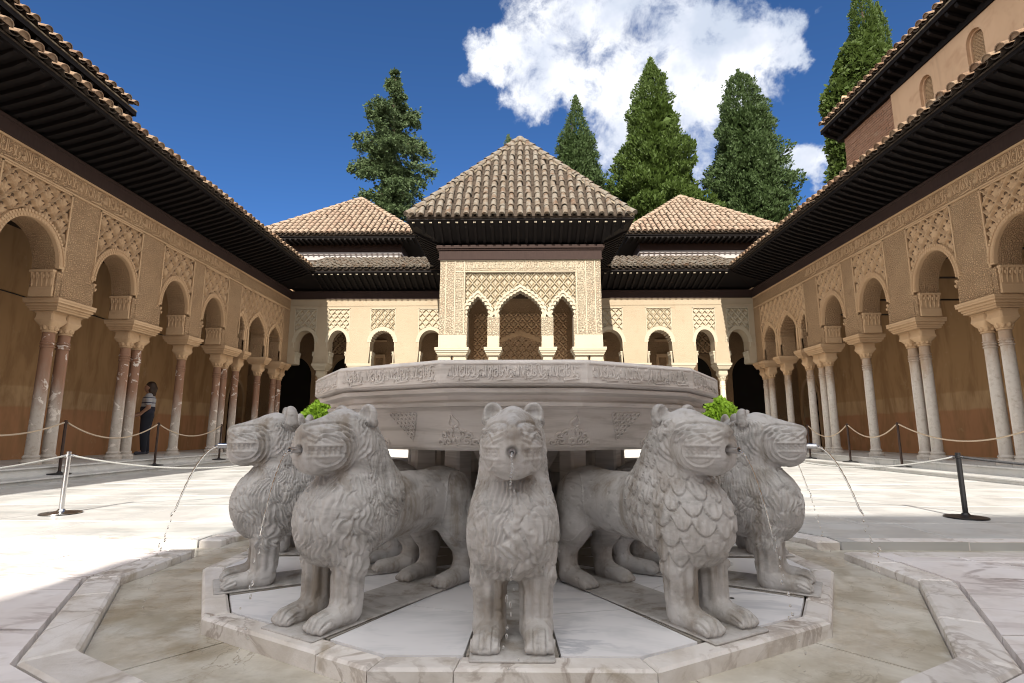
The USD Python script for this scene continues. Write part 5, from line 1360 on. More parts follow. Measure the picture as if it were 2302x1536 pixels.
# ---------------------------------------------------------------- the twelve lions
def rcone(P, a, b, ra, rb, sy=1.0):
    """Distance to a cone with round ends; sy squeezes it sideways."""
    p = P - np.asarray(a); ba = np.asarray(b, float) - np.asarray(a, float)
    p = p * np.array([1, 1 / sy, 1]); ba = ba * np.array([1, 1 / sy, 1])
    h = np.clip((p @ ba) / (ba @ ba), 0, 1)
    return np.linalg.norm(p - h[..., None] * ba, axis=-1) - (ra + (rb - ra) * h)
def ell(P, c, r):
    q = (P - np.asarray(c)) / np.asarray(r)
    k = np.linalg.norm(q, axis=-1)
    return (k - 1) * min(r) * (1 + .0 * k)
def rbox(P, c, h, r):
    q = np.abs(P - np.asarray(c)) - (np.asarray(h) - r)
    return np.linalg.norm(np.maximum(q, 0), axis=-1) + np.minimum(q.max(-1), 0) - r
def smin(a, b, k):
    h = np.clip(.5 + .5 * (b - a) / k, 0, 1)
    return b + (a - b) * h - k * h * (1 - h)
def smax(a, b, k): return -smin(-a, -b, k)
def surface_nets(D, org, step):
    """Mesh of the zero level of the distances D on a grid."""
    nx, ny, nz = D.shape
    neg = D < 0
    cells = [neg[i:nx - 1 + i, j:ny - 1 + j, k:nz - 1 + k] for i in (0, 1) for j in (0, 1) for k in (0, 1)]
    cnt = sum(c.astype(np.int8) for c in cells)
    act = (cnt > 0) & (cnt < 8)
    ids = np.full(act.shape, -1, np.int64)
    idx = np.argwhere(act); ids[act] = np.arange(len(idx))
    acc, num = np.zeros((len(idx), 3)), np.zeros(len(idx))
    off = [(i, j, k) for i in (0, 1) for j in (0, 1) for k in (0, 1)]
    val = np.stack([D[idx[:, 0] + i, idx[:, 1] + j, idx[:, 2] + k] for i, j, k in off], 1)
    for a in range(8):
        for b in range(a + 1, 8):
            if sum(x != y for x, y in zip(off[a], off[b])) != 1: continue
            va, vb = val[:, a], val[:, b]
            m = (va < 0) != (vb < 0)
            t = np.where(m, va / np.where(m, va - vb, 1), 0)
            p = np.array(off[a]) + t[:, None] * (np.array(off[b]) - np.array(off[a]))
            acc[m] += p[m]; num[m] += 1
    V = org + step * (idx + acc / num[:, None])
    F = []
    for ax in range(3):
        u, w = [(1, 2), (2, 0), (0, 1)][ax]
        sl = [slice(None)] * 3; sl[ax] = slice(0, -1); A = neg[tuple(sl)]
        sl[ax] = slice(1, None); B = neg[tuple(sl)]
        e = np.argwhere(A != B)
        e = e[(e[:, u] > 0) & (e[:, w] > 0) & (e[:, u] < D.shape[u] - 1) & (e[:, w] < D.shape[w] - 1)]
        flip = A[tuple(e.T)]
        du, dw = np.eye(3, dtype=int)[u], np.eye(3, dtype=int)[w]
        q = np.stack([ids[tuple((e - du - dw).T)], ids[tuple((e - dw).T)], ids[tuple(e.T)], ids[tuple((e - du).T)]], 1)
        q[~flip] = q[~flip][:, ::-1]
        F.append(q)
    Q = np.vstack(F)
    return V, np.vstack([Q[:, [0, 1, 2]], Q[:, [0, 2, 3]]])

R0 = 1.15                                                                     # the lion's own origin lies this far out from the fountain's centre
def lion_distance(P, ear=1.0):
    """P: x along the lion (distance from the fountain's centre), y sideways, z from its sole."""
    A = np.abs(P[..., 1]); S = np.stack([P[..., 0], A, P[..., 2]], -1)
    # trunk
    d = rcone(P, (.79, 0, .405), (1.28, 0, .40), .142, .150, .94)
    d = smin(d, ell(P, (.775, 0, .400), (.150, .138, .150)), .05)
    d = smin(d, ell(P, (1.385, 0, .390), (.180, .156, .180)), .07)          # deep chest
    d = smin(d, ell(P, (1.465, 0, .375), (.150, .146, .165)), .05)
    d = smin(d, rcone(P, (1.345, 0, .46), (1.405, 0, .655), .150, .118, .84), .06)     # neck
    d = smin(d, rcone(P, (1.235, 0, .475), (1.365, 0, .665), .080, .082, 1.1), .09)    # nape
    # head: a rounded barrel with a blunt muzzle
    h = ell(P, (1.430, 0, .718), (.118, .102, .108))
    h = smin(h, rcone(P, (1.465, 0, .702), (1.560, 0, .672), .106, .088, .90), .03)
    h = smin(h, rbox(P, (1.568, 0, .666), (.090, .080, .080), .062), .035)
    h = smin(h, rcone(P, (1.44, 0, .798), (1.634, 0, .742), .032, .027, 1.0), .025)  # bridge of the nose
    h = smin(h, ell(P, (1.645, 0, .733), (.020, .034, .018)), .016)
    h = smin(h, ell(S, (1.520, .078, .662), (.074, .028, .062)), .03)                # cheeks
    h = smin(h, ell(P, (1.575, 0, .606), (.060, .060, .034)), .03)                  # chin
    d = smin(d, h, .028)
    e = smax(ell(S, (1.385, .080, .802), (.030 * ear, .043, .050 * ear)), -ell(S, (1.414, .081, .808), (.024 * ear, .031, .038 * ear)), .008)
    d = smin(d, e, .012)
    # fore legs
    l = rcone(S, (1.452, .084, .33), (1.462, .085, .05), .066, .051)
    l = smin(l, rbox(S, (1.455, .083, .13), (.049, .047, .12), .03), .02)
    l = smin(l, rcone(S, (1.47, .084, .040), (1.60, .090, .030), .044, .036, 1.25), .03)
    for k, y in enumerate((.054, .078, .103, .127)):
        l = smin(l, rcone(S, (1.585, y * .97 + .004, .034), (1.632 - .008 * abs(k - 1.5), y, .022), .017, .0155), .008)
    d = smin(d, l, .03)
    # hind legs: haunch, shank, hock, foot
    q = ell(S, (.765, .098, .36), (.120, .062, .165))
    q = smin(q, rcone(S, (.80, .108, .27), (.712, .108, .14), .068, .047, .9), .05)
    q = smin(q, rcone(S, (.712, .108, .15), (.735, .108, .035), .050, .046, .95), .03)
    q = smin(q, rcone(S, (.74, .108, .036), (.89, .110, .028), .042, .034, 1.25), .03)
    for k, y in enumerate((.076, .099, .122, .143)):
        q = smin(q, rcone(S, (.88, y, .030), (.925 - .007 * abs(k - 1.5), y, .020), .0155, .014), .007)
    d = smin(d, q, .035)
    # tail laid along the haunch
    tail = np.array([(.66, .0, .47), (.632, .05, .38), (.625, .105, .27), (.66, .150, .19), (.72, .172, .20), (.75, .172, .29), (.73, .160, .37)])
    t = None
    for a, b in zip(tail[:-1], tail[1:]):
        c = rcone(P, a, b, .022, .020)
        t = c if t is None else np.minimum(t, c)
    d = smin(d, t, .014)
    d = smin(d, rbox(P, (1.135, 0, -.004), (.535, .142, .009), .004), .003)              # sole
    return smax(d, -P[..., 2] - .004, .004)

def lion_base(step, ear=1.0):
    """Distances on a fine grid, worked out only in the blocks near the surface."""
    B = 5
    org = np.array([.585, -.215, -.016]); n = np.ceil(np.array([1.145, .43, .94]) / (step * B)).astype(int)
    ax = [org[i] + step * B * (np.arange(n[i]) + .5) - step * .5 for i in range(3)]
    C = lion_distance(np.stack(np.meshgrid(*ax, indexing='ij'), -1), ear)
    near = np.abs(C) < step * B * 1.35
    D = np.repeat(np.repeat(np.repeat(np.where(C < 0, -1.0, 1.0), B, 0), B, 1), B, 2)
    idx = np.argwhere(near)
    o = np.stack(np.meshgrid(*[np.arange(B)] * 3, indexing='ij'), -1).reshape(1, -1, 3)
    for k in range(0, len(idx), 4000):
        g = idx[k:k + 4000, None, :] * B + o
        D[g[..., 0], g[..., 1], g[..., 2]] = lion_distance(org + step * g, ear)
    return surface_nets(D, org, step)
def vnormals(V, F):
    n = np.zeros_like(V); c = np.cross(V[F[:, 1]] - V[F[:, 0]], V[F[:, 2]] - V[F[:, 0]])
    for k in range(3): np.add.at(n, F[:, k], c)
    return n / (np.linalg.norm(n, axis=1, keepdims=True) + 1e-12)
def lion_carving(V, seed, style, depth=1.0):
    """Depth of the carving at each vertex: mane locks or scales, the face's furrows, teeth, toes, fluted legs."""
    x, y, z = V.T
    A = np.abs(y)
    w = meshkit.fbm(V * 9 + seed * 3.1, 3, seed) - .5
    w2 = meshkit.fbm(V * 9 + seed * 5.7 + 40, 3, seed + 9) - .5
    # mane: below the face, above the legs, before the shoulder line
    face = sstep(1.425, 1.465, x - (z - .70) * .25) * sstep(.545, .580, z)
    shoulder = sstep(1.17, 1.21, x + (.50 - z) * -.42 + (.03 * w))
    low = sstep(.205, .235, z + .05 * sstep(.09, .16, A) - .12 * sstep(1.40, 1.25, x) + .03 * w)
    mane = shoulder * low * (1 - face) * sstep(.80, .765, z) * sstep(1.17, 1.22, x + .30 * (z - .3))
    ax, az = 1.36 + .10 * (z - .4), z
    ang = np.arctan2(y, x - ax + .05)
    h = np.zeros(len(V))
    if style == 'scales':
        U, W = ang * 3.6 + .25 * w, z * 15.5 - 1.2 * np.abs(ang) * .55 + .5 * w2
        row = np.floor(W); fv = W - row
        U = U + .5 * (row % 2)
        cu = (U - np.floor(U)) * 2 - 1
        edge = fv - (.10 + .62 * np.abs(cu) ** 2.2)
        h = np.where(edge > 0, .0066 * sstep(0, .10, edge) * (1 - .62 * sstep(.1, 1.0, edge)), .0066 * .28)
        h = h - .003 * sstep(.07, 0, np.abs(edge)) + .0018 * np.sin(cu * 9 + w * 8) * (edge > .1)
    else:
        f = {'curls': (3.4, 11.0), 'locks': (3.0, 9.5), 'waves': (4.0, 13.0)}[style]
        U, W = ang * f[0] + 1.1 * w, z * f[1] - 1.3 * np.abs(ang) + 2.2 * w2 + .5 * np.sin(ang * 5 + seed)
        row = np.floor(W); fv = W - row
        U = U + .5 * (row % 2)
        col = np.floor(U)
        cu = (U - col) * 2 - 1
        hsh = np.sin(col * 12.9898 + row * 78.233 + seed) * 43758.5453
        hsh = hsh - np.floor(hsh)
        sgn = np.where(hsh > .5, 1, -1)
        ph = cu * 1.75 + sgn * (1.25 * (1 - fv) ** 1.6) + .5 * hsh
        strand = .5 + .5 * np.cos(2 * math.pi * ph)
        env = sstep(0, .18, fv) * sstep(1.02, .80, fv) * .35 + .65
        cut = sstep(.16, .0, np.minimum(fv, 1.05 - np.abs(cu) * (1 - .35 * fv)))
        h = .0082 * strand * env + .0036 * (1 - np.abs(cu) ** 2) - .0016 * cut
    out = mane * (h + .003)
    # face
    fm = sstep(1.455, 1.475, x) * sstep(.565, .59, z)
    ry, rz = A, z
    side = sstep(.05, .072, A)
    rr = np.hypot(x - 1.590, (z - .662) * 1.05)
    arcs = np.cos(2 * math.pi * rr / .0215) * sstep(.050, .062, rr) * sstep(.150, .132, rr) * sstep(.056, .072, A)
    front = sstep(1.50, 1.56, x)
    whisk = np.cos(2 * math.pi * (z + .28 * (A - .03) - .35 * (x - 1.55)) / .0205) * sstep(.026, .040, A) * sstep(.685, .70, z) * sstep(.775, .755, z - .2 * (1.55 - x)) * sstep(1.47, 1.51, x)
    eye = np.hypot((z - .752 + .15 * (A - .055)) / .015, (A - .056) / .030)
    eyes = (.0045 * sstep(1.0, .55, eye) - .0055 * sstep(.35, .05, np.abs(eye - 1.15))) * sstep(1.45, 1.48, x) * sstep(.715, .73, z)
    mouth = sstep(.018, .013, np.abs(z - .660)) * sstep(1.530, 1.540, x) * sstep(.040, .048, A)
    tooth = .5 + .5 * np.cos(2 * math.pi * (np.where(A > .068, x, A)) / .021)
    lip = sstep(.007, .002, np.abs(np.abs(z - .660) - .021)) * sstep(1.52, 1.54, x) * sstep(.035, .05, A)
    mid = sstep(.004, .001, np.abs(z - .662))
    out += fm * (.0056 * arcs * side + .0026 * whisk + eyes - .0048 * mouth * (1 - .75 * sstep(.25, .6, tooth) * (1 - mid)) + .0026 * lip * (1 - .0 * front))
    hole = np.hypot(y, z - .665)
    out -= .016 * sstep(.024, .012, hole) * sstep(1.61, 1.63, x)
    # forehead band and furrows behind the face
    ruff = np.hypot(x - 1.50, z - .71)
    out += .0035 * np.cos(2 * math.pi * ruff / .021) * sstep(1.47, 1.43, x) * sstep(1.39, 1.42, x) * sstep(.60, .64, z) * sstep(.80, .77, z) * sstep(.07, .09, A)
    # legs: fluting; toes' claws; haunch line
    fl = sstep(.24, .20, z) * sstep(.07, .09, z) * sstep(1.36, 1.40, x)
    out += .0042 * np.cos(np.arctan2(A - .085, x - 1.455) * 9) * fl
    claw = sstep(.085, .055, z) * sstep(1.55, 1.58, x)
    out -= .006 * claw * sstep(.0045, .001, np.abs((A - .066) - .0245 * np.round((A - .066) / .0245)))
    out += .0045 * sstep(.02, .0, np.abs(np.hypot((x - .79) / .115, (z - .37) / .165) - 1)) * sstep(.09, .11, A) * sstep(.16, .20, z)
    pit = meshkit.noise(V * 48, seed + 50)
    out += .0034 * (meshkit.fbm(V * 26, 3, seed + 20) - .5) - .0028 * sstep(.74, .86, pit) + .0050 * (meshkit.fbm(V * 6.5, 2, seed + 31) - .5)
    return out * depth * 1.15 * sstep(.012, .030, z)
LION_POS = {k: -math.pi / 2 + k * math.pi / 6 for k in range(12)}
SOLE = .062
def make_lion(name, label, ang, base, seed, style, width=1.0, coarse=False):
    V, F = base
    V = V.copy(); V[:, 1] *= width
    n = vnormals(V, F)
    V = V + n * lion_carving(V, seed, style)[:, None]
    V[:, 0] -= R0
    V[:, 2] = np.maximum(V[:, 2], -.004)
    g = thing(name, label, 'lion statue', (FX + R0 * math.cos(ang), R0 * math.sin(ang), SOLE + .004), ang, group='stone lions round the fountain')
    obj('body', (V, F), M['lion_stone'], g, smooth=True)
    sp = MB()
    prof = [(.0075, 0), (.0125, 0), (.0125, .062), (.0085, .062), (.0080, .030)]
    sp.add(*xf(lathe(prof, 14), frame((1.640 - R0, 0, .665), (0, 1, 0), (0, 0, 1), (1, 0, 0))))
    obj('spout', sp.mesh, M['steel'], g, smooth=40)
    return g
_base = lion_base(.0043)
_base_big = lion_base(.0043, 1.3)
lions = {}
lions[0] = make_lion('stone_lion', 'grey marble lion facing the viewer, central at the front of the fountain', LION_POS[0], _base, 3, 'curls', 1.0)
lions[1] = make_lion('stone_lion', 'front lion with a mane of overlapping scales, facing right with its teeth bared', LION_POS[1], _base, 5, 'scales', 1.02)
lions[11] = make_lion('stone_lion', 'front lion with long curling mane locks and a body seen whole, facing left', LION_POS[11], _base, 8, 'locks', 1.02)
lions[2] = make_lion('stone_lion', 'lion with a wavy mane at the far right, its head against the white floor', LION_POS[2], _base, 13, 'waves')
lions[10] = make_lion('stone_lion', 'lion at the far left with a big pointed ear and a smooth muzzle', LION_POS[10], _base_big, 21, 'waves')
_rear = lion_base(.0085)
REAR = {3: 'lion standing behind the one at the far right, mostly hidden by it', 9: 'lion standing behind the one at the far left, mostly hidden by it',
        4: 'rear lion seen in shadow between the right front lion and its neighbour', 8: 'rear lion seen in shadow between the left front lion and its neighbour',
        5: 'rear lion whose haunches show just right of the central front lion', 7: 'rear lion whose haunches show just left of the central front lion', 6: 'rear lion on the far side, hidden behind the central front lion'}
first = None
for k, lab in REAR.items():
    a = LION_POS[k]
    if first is None:
        first = make_lion('stone_lion', lab, a, _rear, 34, 'curls')
    else:
        dup(first, (FX + R0 * math.cos(a), R0 * math.sin(a), SOLE + .004), a, lab, name='stone_lion')

# ---------------------------------------------------------------- water
wr = np.random.default_rng(77)
def water_jet(k, label, v=1.06, breakup=.45, end=-.04):
    a = LION_POS[k]
    d = np.array([math.cos(a), math.sin(a), 0])
    p0 = np.array([FX, 0, 0]) + d * 1.694 + np.array([0, 0, SOLE + .004 + .664])
    T = math.sqrt(2 * (p0[2] - end) / 9.81)
    g = thing('water_jet', label, 'water jet', p0, group='water jets from the lions')
    P = lambda t: d * v * t + np.array([0, 0, -.5 * 9.81 * t * t])
    ts = np.linspace(0, T * breakup, 40)
    side = np.cross(d, [0, 0, 1.0])
    pts = np.array([P(t) + side * .0016 * math.sin(90 * t) * (t / T) for t in ts])
    rad = .0056 * (1 - .35 * ts / ts[-1]) * (1 + .25 * np.sin(np.arange(40) * 1.9))
    obj('stream', tube(pts, rad, 7), M['water'], g, smooth=True)
    mb = MB()
    t = T * breakup
    while t < T:
        p = P(t) + wr.normal(0, .003 + .010 * (t / T) ** 2, 3) * np.array([1, 1, 0])
        r = wr.uniform(.0025, .0048)
        u = P(t + .01) - P(t); u /= np.linalg.norm(u)
        ln = wr.uniform(1.2, 3.6) if t < T * .8 else wr.uniform(.8, 1.5)
        m = trimesh.creation.icosphere(1, r)
        vv = np.array(m.vertices); vv = vv + np.outer(vv @ u, u) * (ln - 1) + p
        mb.add(vv, m.faces)
        t += wr.uniform(.004, .013)
    for _ in range(26):                                                      # splash
        p = P(T) + np.array([*wr.normal(0, .035, 2), abs(wr.normal(0, .022))])
        m = trimesh.creation.icosphere(1, wr.uniform(.0015, .0032))
        mb.add(np.array(m.vertices) + p, m.faces)
    obj('drops', mb.mesh, M['water'], g, smooth=True, kind='stuff')
for k, lab in ((0, 'thin water jet falling from the mouth of the central front lion'), (1, 'water jet curving from the lion with the scaly mane'), (11, 'water jet curving from the front lion that faces left'),
               (2, 'water jet arching out from the lion at the far right'), (10, 'water jet arching out from the lion at the far left'), (3, 'fainter water jet behind the far right lion, against the white floor')):
    water_jet(k, lab, v={0: .22, 1: .50, 11: .43, 2: .66, 10: .66, 3: .62}[k], breakup={0: .22}.get(k, .62))
# ---------------------------------------------------------------- trees
pr = np.random.default_rng(41)
def tufts(P, D, size, n_blade, rnd, spread=.7, flat=.35, aspect=3.0):
    """At each point a tuft of leaf blades pointing about along D."""
    N = len(P)
    V, F = [], []
    D = D / (np.linalg.norm(D, axis=1, keepdims=True) + 1e-9)
    for b in range(n_blade):
        d = D + rnd.normal(0, spread, (N, 3)); d /= np.linalg.norm(d, axis=1, keepdims=True)
        s = np.cross(d, rnd.normal(0, 1, (N, 3))); s /= np.linalg.norm(s, axis=1, keepdims=True) + 1e-9
        L = size * rnd.uniform(.6, 1.25, N)
        if np.ndim(size): L = np.asarray(size) * rnd.uniform(.6, 1.25, N)
        w = L / aspect
        o = P + rnd.normal(0, 1, (N, 3)) * (np.mean(size) * .25)
        n = np.cross(d, s)
        a = o; m1 = o + d * (L * .5)[:, None] + s * w[:, None] + n * (w * flat)[:, None]; m2 = o + d * (L * .5)[:, None] - s * w[:, None] + n * (w * flat)[:, None]; e = o + d * L[:, None]
        V.append(np.stack([a, m1, e, m2], 1).reshape(-1, 3))
        k = np.arange(N) * 4 + b * N * 4
        F.append(np.stack([k, k + 1, k + 2], 1)); F.append(np.stack([k, k + 2, k + 3], 1))
    return np.vstack(V), np.vstack(F)
def trunk_mesh(h, r, bend=0.0, n=10):
    z = np.linspace(-.2, h, 14)
    return tube(np.c_[bend * np.sin(z / h * 2), 0 * z, z], r * (1 - .85 * np.clip(z, 0, h) / h), n)
def cypress(label, x, y, h, prof, seed, m_leaf, N=9000, size=.42, group=None, name='cypress_tree', lob=.20, lean=0.0, core=True, tips=()):
    """prof: (height fraction, radius) from the bottom up."""
    r = np.random.default_rng(seed)
    prof = np.asarray(prof, float) * np.array([1, 1.28])
    g = thing(name, label, 'tree', (x, y, 0), 0, group)
    obj('trunk', trunk_mesh(h * .93, max(.22, h * .014)), M['bark'], g, smooth=True)
    zf = r.uniform(prof[0, 0], 1, N * 3)
    R = np.interp(zf, prof[:, 0], prof[:, 1])
    keep = r.uniform(0, 1, N * 3) < (R + .15) / (prof[:, 1].max() + .15)
    zf, R = zf[keep][:N], R[keep][:N]
    n = len(zf)
    th = r.uniform(0, 2 * math.pi, n)
    q = np.c_[np.cos(th) * 1.1, np.sin(th) * 1.1, zf * h * .32]
    lump = meshkit.noise(q * 1.7, seed) * .5 + meshkit.noise(q * 4.1, seed + 1) * .5
    rad = R * (1 - lob + 2 * lob * (lump - .28)) * (1 - .30 * r.uniform(0, 1, n) ** 2.2)
    cl = meshkit.noise(q * 7.0 + 9, seed + 5)
    keep = (cl > .40) | (r.uniform(0, 1, n) < .18)
    P = np.c_[rad * np.cos(th) + lean * zf * h, rad * np.sin(th), zf * h][keep]
    D = np.c_[np.cos(th) * .75, np.sin(th) * .75, np.full(n, .85)][keep]
    sz = size * (.55 + .45 * np.clip(R[keep] / prof[:, 1].max(), 0, 1))
    v, f = tufts(P, D, sz, 4, r, spread=.42, aspect=3.6)
    mb = MB().add(v, f)
    if core:                                                                  # dense dark inside, so that gaps show foliage
        nc = n // 5
        zc = r.uniform(prof[0, 0], .86, nc); Rc = np.interp(zc, prof[:, 0], prof[:, 1]) * .50 * r.uniform(.5, 1, nc); tc = r.uniform(0, 6.283, nc)
        v, f = tufts(np.c_[Rc * np.cos(tc) + lean * zc * h, Rc * np.sin(tc), zc * h], np.c_[np.cos(tc), np.sin(tc), np.full(nc, .4)], size * 1.8, 3, r, spread=.6, aspect=1.8)
        mb.add(v, f)
    k = 90; u = r.uniform(0, 1, k)                                          # leading shoot
    mb.add(*tufts(np.c_[lean * h + r.normal(0, 1, k) * .22 * (1 - u), r.normal(0, 1, k) * .22 * (1 - u), h * .955 + u * h * .055], np.tile([0, 0, 1.0], (k, 1)), size * .8, 4, r, spread=.35))
    for tx, ty, tz, tl in tips:                                               # stray shoots
        k = 60; u = r.uniform(0, 1, k)
        P = np.c_[tx + np.sign(tx) * u * tl * .45, ty + 0 * u, tz + u * tl]
        v, f = tufts(P + r.normal(0, .09, (k, 3)) * (1 - u)[:, None], np.tile([np.sign(tx) * .5, 0, .9], (k, 1)), size * .8, 4, r, spread=.35)
        mb.add(v, f)
    obj('crown', mb.mesh, m_leaf, g)
    return g
TY = 30.0
def at(u, v, y):
    d = view_dir(u, v); return np.array(EYE) + d * (y - EYE[1]) / d[1]
def tree_at(u_c, v_top, y): p = at(u_c, v_top, y); return p[0], p[2]
x, h = tree_at(1462, 140, TY)
px = 1220 / (TY + 3.57) * .93
W = lambda w: w / (1220 / ((TY + 3.57) * 1.10))
cypress('broad bright green cypress before the large cloud, right of the pavilion roof', x, TY, h, [(.30, W(105)), (.48, W(118)), (.62, W(100)), (.74, W(66)), (.86, W(45)), (.95, W(25)), (1, .05)], 3, M['cypress_leaf'], 30000, .27, 'tall cypresses behind the halls', lob=.62)
x, h = tree_at(1650, 168, TY)
cypress('broad dark cypress with a crooked crown, right of the brighter one', x + .6, TY, h, [(.30, W(150)), (.45, W(125)), (.60, W(95)), (.75, W(74)), (.88, W(52)), (.97, W(30)), (1, .12)], 9, M['dark_leaf'], 30000, .25, 'tall cypresses behind the halls', lob=.58, lean=-.012)
x, h = tree_at(1276, 222, TY - 2)
cypress('slim dark cypress rising behind the right slope of the pavilion roof', x + .25, TY - 2, h, [(.35, W(70)), (.6, W(58)), (.8, W(44)), (.9, W(26)), (.96, W(10)), (1, .04)], 15, M['dark_leaf'], 14000, .21, 'tall cypresses behind the halls', lob=.5, lean=.012)
x, h = tree_at(1143, 310, TY + 6)
cypress('tip of a small tree just left of the pavilion roof point', x, TY + 6, h, [(.5, 1.2), (.85, .75), (.95, .40), (1, .1)], 19, M['spruce_leaf'], 5000, .2, lob=.3)
x, h = tree_at(1345, 398, TY + 4)
cypress('small rounded dark tree top between the slim cypress and the broad one', x, TY + 4, h, [(.4, 1.2), (.8, 1.0), (.93, .65), (1, .2)], 23, M['dark_leaf'], 6000, .2, lob=.3)
YR = 26.0
x, h = tree_at(1928, -60, YR)
cypress('tall narrow cypress at the upper right, cut by the picture edge', x, YR, h, [(.3, 1.6), (.55, 1.25), (.75, .95), (.9, .62), (1, .1)], 29, M['cypress_leaf'], 18000, .2, 'tall cypresses behind the halls', lob=.4)
x2, h2 = tree_at(1968, 14, YR + .6)
cypress('slightly shorter cypress close beside the tall one at the upper right', x2 + .1, YR + .6, h2, [(.3, 1.5), (.6, 1.15), (.8, .8), (.93, .42), (1, .06)], 33, M['cypress_leaf'], 13000, .2, 'tall cypresses behind the halls', lob=.4)

def spruce():
    y = 28.0
    r = np.random.default_rng(57)
    x, h = tree_at(890, 160, y)
    g = thing('spruce_tree', 'open dark conifer with drooping boughs left of the pavilion', 'tree', (x, y, 0))
    obj('trunk', trunk_mesh(h * .99, .30), M['bark'], g, smooth=True)
    k = (y + 3.57) * 1.06 / 1220
    prof = np.array([(.30, 115), (.50, 95), (.555, 80), (.60, 62), (.66, 66), (.72, 72), (.79, 66), (.86, 52), (.92, 36), (.97, 15), (1, 4)], float)
    mb, br = MB(), MB()
    for z in np.arange(.32, .995, .0135):
        for q in range(4):
            a = r.uniform(0, 6.283); L = np.interp(z, prof[:, 0], prof[:, 1]) * k * r.choice([.4, .65, 1.0, 1.3, 1.45])
            if abs(z - .555) < .012 and q == 0: a, L = math.pi + .15, 125 * k
            t = np.linspace(0, 1, 9)
            P = np.c_[np.cos(a) * L * t, np.sin(a) * L * t, z * h + L * (.16 * t - .34 * t * t) * (1.2 if z < .8 else .3)]
            br.add(*tube(P, .045 * (1 - .8 * t), 4))
            n = int(18 + 46 * L)
            u = r.uniform(.12, 1.02, n) ** .8
            pts = np.stack([np.interp(u, t, P[:, i]) for i in range(3)], 1)
            sp = (.10 + .26 * np.sin(np.clip(u, 0, 1) * math.pi * .9)) * min(1.0, L / 1.2)
            pts += np.c_[r.normal(0, 1, (n, 2)) * sp[:, None] * .75, -np.abs(r.normal(0, 1, n)) * sp * .9]
            D = np.c_[np.full(n, math.cos(a)), np.full(n, math.sin(a)), np.full(n, -.35)]
            mb.add(*tufts(pts, D, .19, 5, r, spread=.55, aspect=3.4))
    obj('boughs', br.mesh, M['bark'], g, kind='stuff')
    obj('crown', mb.mesh, M['spruce_leaf'], g)
spruce()
def creeper():
    """A leafy tree whose yellow-green sprays hang round the end of the upper roof."""
    r = np.random.default_rng(61)
    y = 14.5
    o = at(1925, 250, y)
    g = thing('leafy_tree', 'yellowish leafy tree spilling round the end of the upper right roof', 'tree', (o[0], y, 0))
    k = (y + 3.57) * 1.04 / 1220
    obj('trunk', trunk_mesh(o[2] + 60 * k, .16, .1), M['bark'], g, smooth=True)
    mb = MB()
    for u, v, ru, rv in ((1925, 175, 45, 55), (1890, 225, 34, 45), (1950, 220, 55, 60), (1905, 260, 40, 35), (1900, 350, 26, 50), (1888, 395, 22, 30), (1930, 330, 40, 70), (1965, 150, 40, 45), (1915, 130, 24, 34), (1880, 320, 16, 26), (1872, 245, 18, 24)):
        c = at(u, v, y); n = int(ru * rv * .32)
        q = r.normal(0, 1, (n, 3)); q /= np.linalg.norm(q, axis=1, keepdims=True)
        P = np.array([c[0] - o[0], 0, c[2]]) + q * np.array([ru, (ru + rv) * .5, rv]) * k * (r.uniform(.4, 1.05, n) ** .6)[:, None]
        mb.add(*tufts(P, q + np.array([0, 0, -.5]), .17, 4, r, spread=.6, aspect=2.2))
    obj('crown', mb.mesh, M['creeper_leaf'], g)
creeper()
def shrub(label, u, v_top, y, rad, hgt, seed):
    r = np.random.default_rng(seed)
    p = at(u, v_top, y)
    g = thing('round_shrub', label, 'shrub', (p[0], y, FL), group='bright shrubs beyond the basin')
    top = p[2] - FL
    obj('stem', tube([(0, 0, -.05), (.01, 0, top * .3), (0, .01, top * .55)], [.035, .03, .02], 7), M['bark'], g, smooth=True)
    n = 1500
    q = r.normal(0, 1, (n, 3)); q /= np.linalg.norm(q, axis=1, keepdims=True)
    c = np.array([0, 0, top - hgt])
    lump = .82 + .3 * meshkit.noise(q * 2.5 + seed, seed)
    P = c + q * np.array([rad, rad, hgt]) * (lump * r.uniform(.45, 1, n) ** .4)[:, None]
    obj('crown', tufts(P, q * .6 + np.array([0, 0, .3]), .085, 3, r, spread=.7, aspect=2.4), M['bright_leaf'], g)
shrub('bright green round shrub beyond the basin, seen at its right edge', 1616, 899, 7.0, .28, .40, 5)
shrub('bright green round shrub beyond the basin, peeping out at its left edge', 714, 910, 7.0, .23, .34, 6)
# ---------------------------------------------------------------- stanchions and ropes
def stanchion(label, x, y, z, h, m_post, m_base, r=.021, rb=.165, group=None, rim=None):
    g = thing('rope_stanchion', label, 'stanchion', (x, y, z), 0, group or 'rope stanchions round the court')
    obj('base', lathe([(rb, 0), (rb, .006), (rb * .985, .014), (rb * .55, .022), (r * 1.8, .028), (r * 1.2, .045)], 28), m_base, g, smooth=35)
    if rim is not None: obj('base_rim', lathe([(rb * 1.005, .001), (rb * 1.012, .004), (rb * 1.005, .009)], 28), rim, g, smooth=35)
    obj('post', lathe([(r, .028), (r, h - .05), (r * 1.0, h - .002), (r * .9, h)], 16), m_post, g, smooth=35)
    obj('rope_collar', cat(lathe([(r * 1.05, h - .052), (r * 1.25, h - .048), (r * 1.25, h - .028), (r * 1.05, h - .024)], 16),
                           xf(trimesh_arrays(trimesh.creation.torus(.012, .003, 10, 6)), frame((r * 1.7, 0, h - .04), (1, 0, 0), (0, 0, 1), (0, -1, 0))), xf(trimesh_arrays(trimesh.creation.torus(.012, .003, 10, 6)), frame((-r * 1.7, 0, h - .04), (1, 0, 0), (0, 0, 1), (0, -1, 0)))), m_post, g, smooth=35)
    return np.array([x, y, z + h - .04])
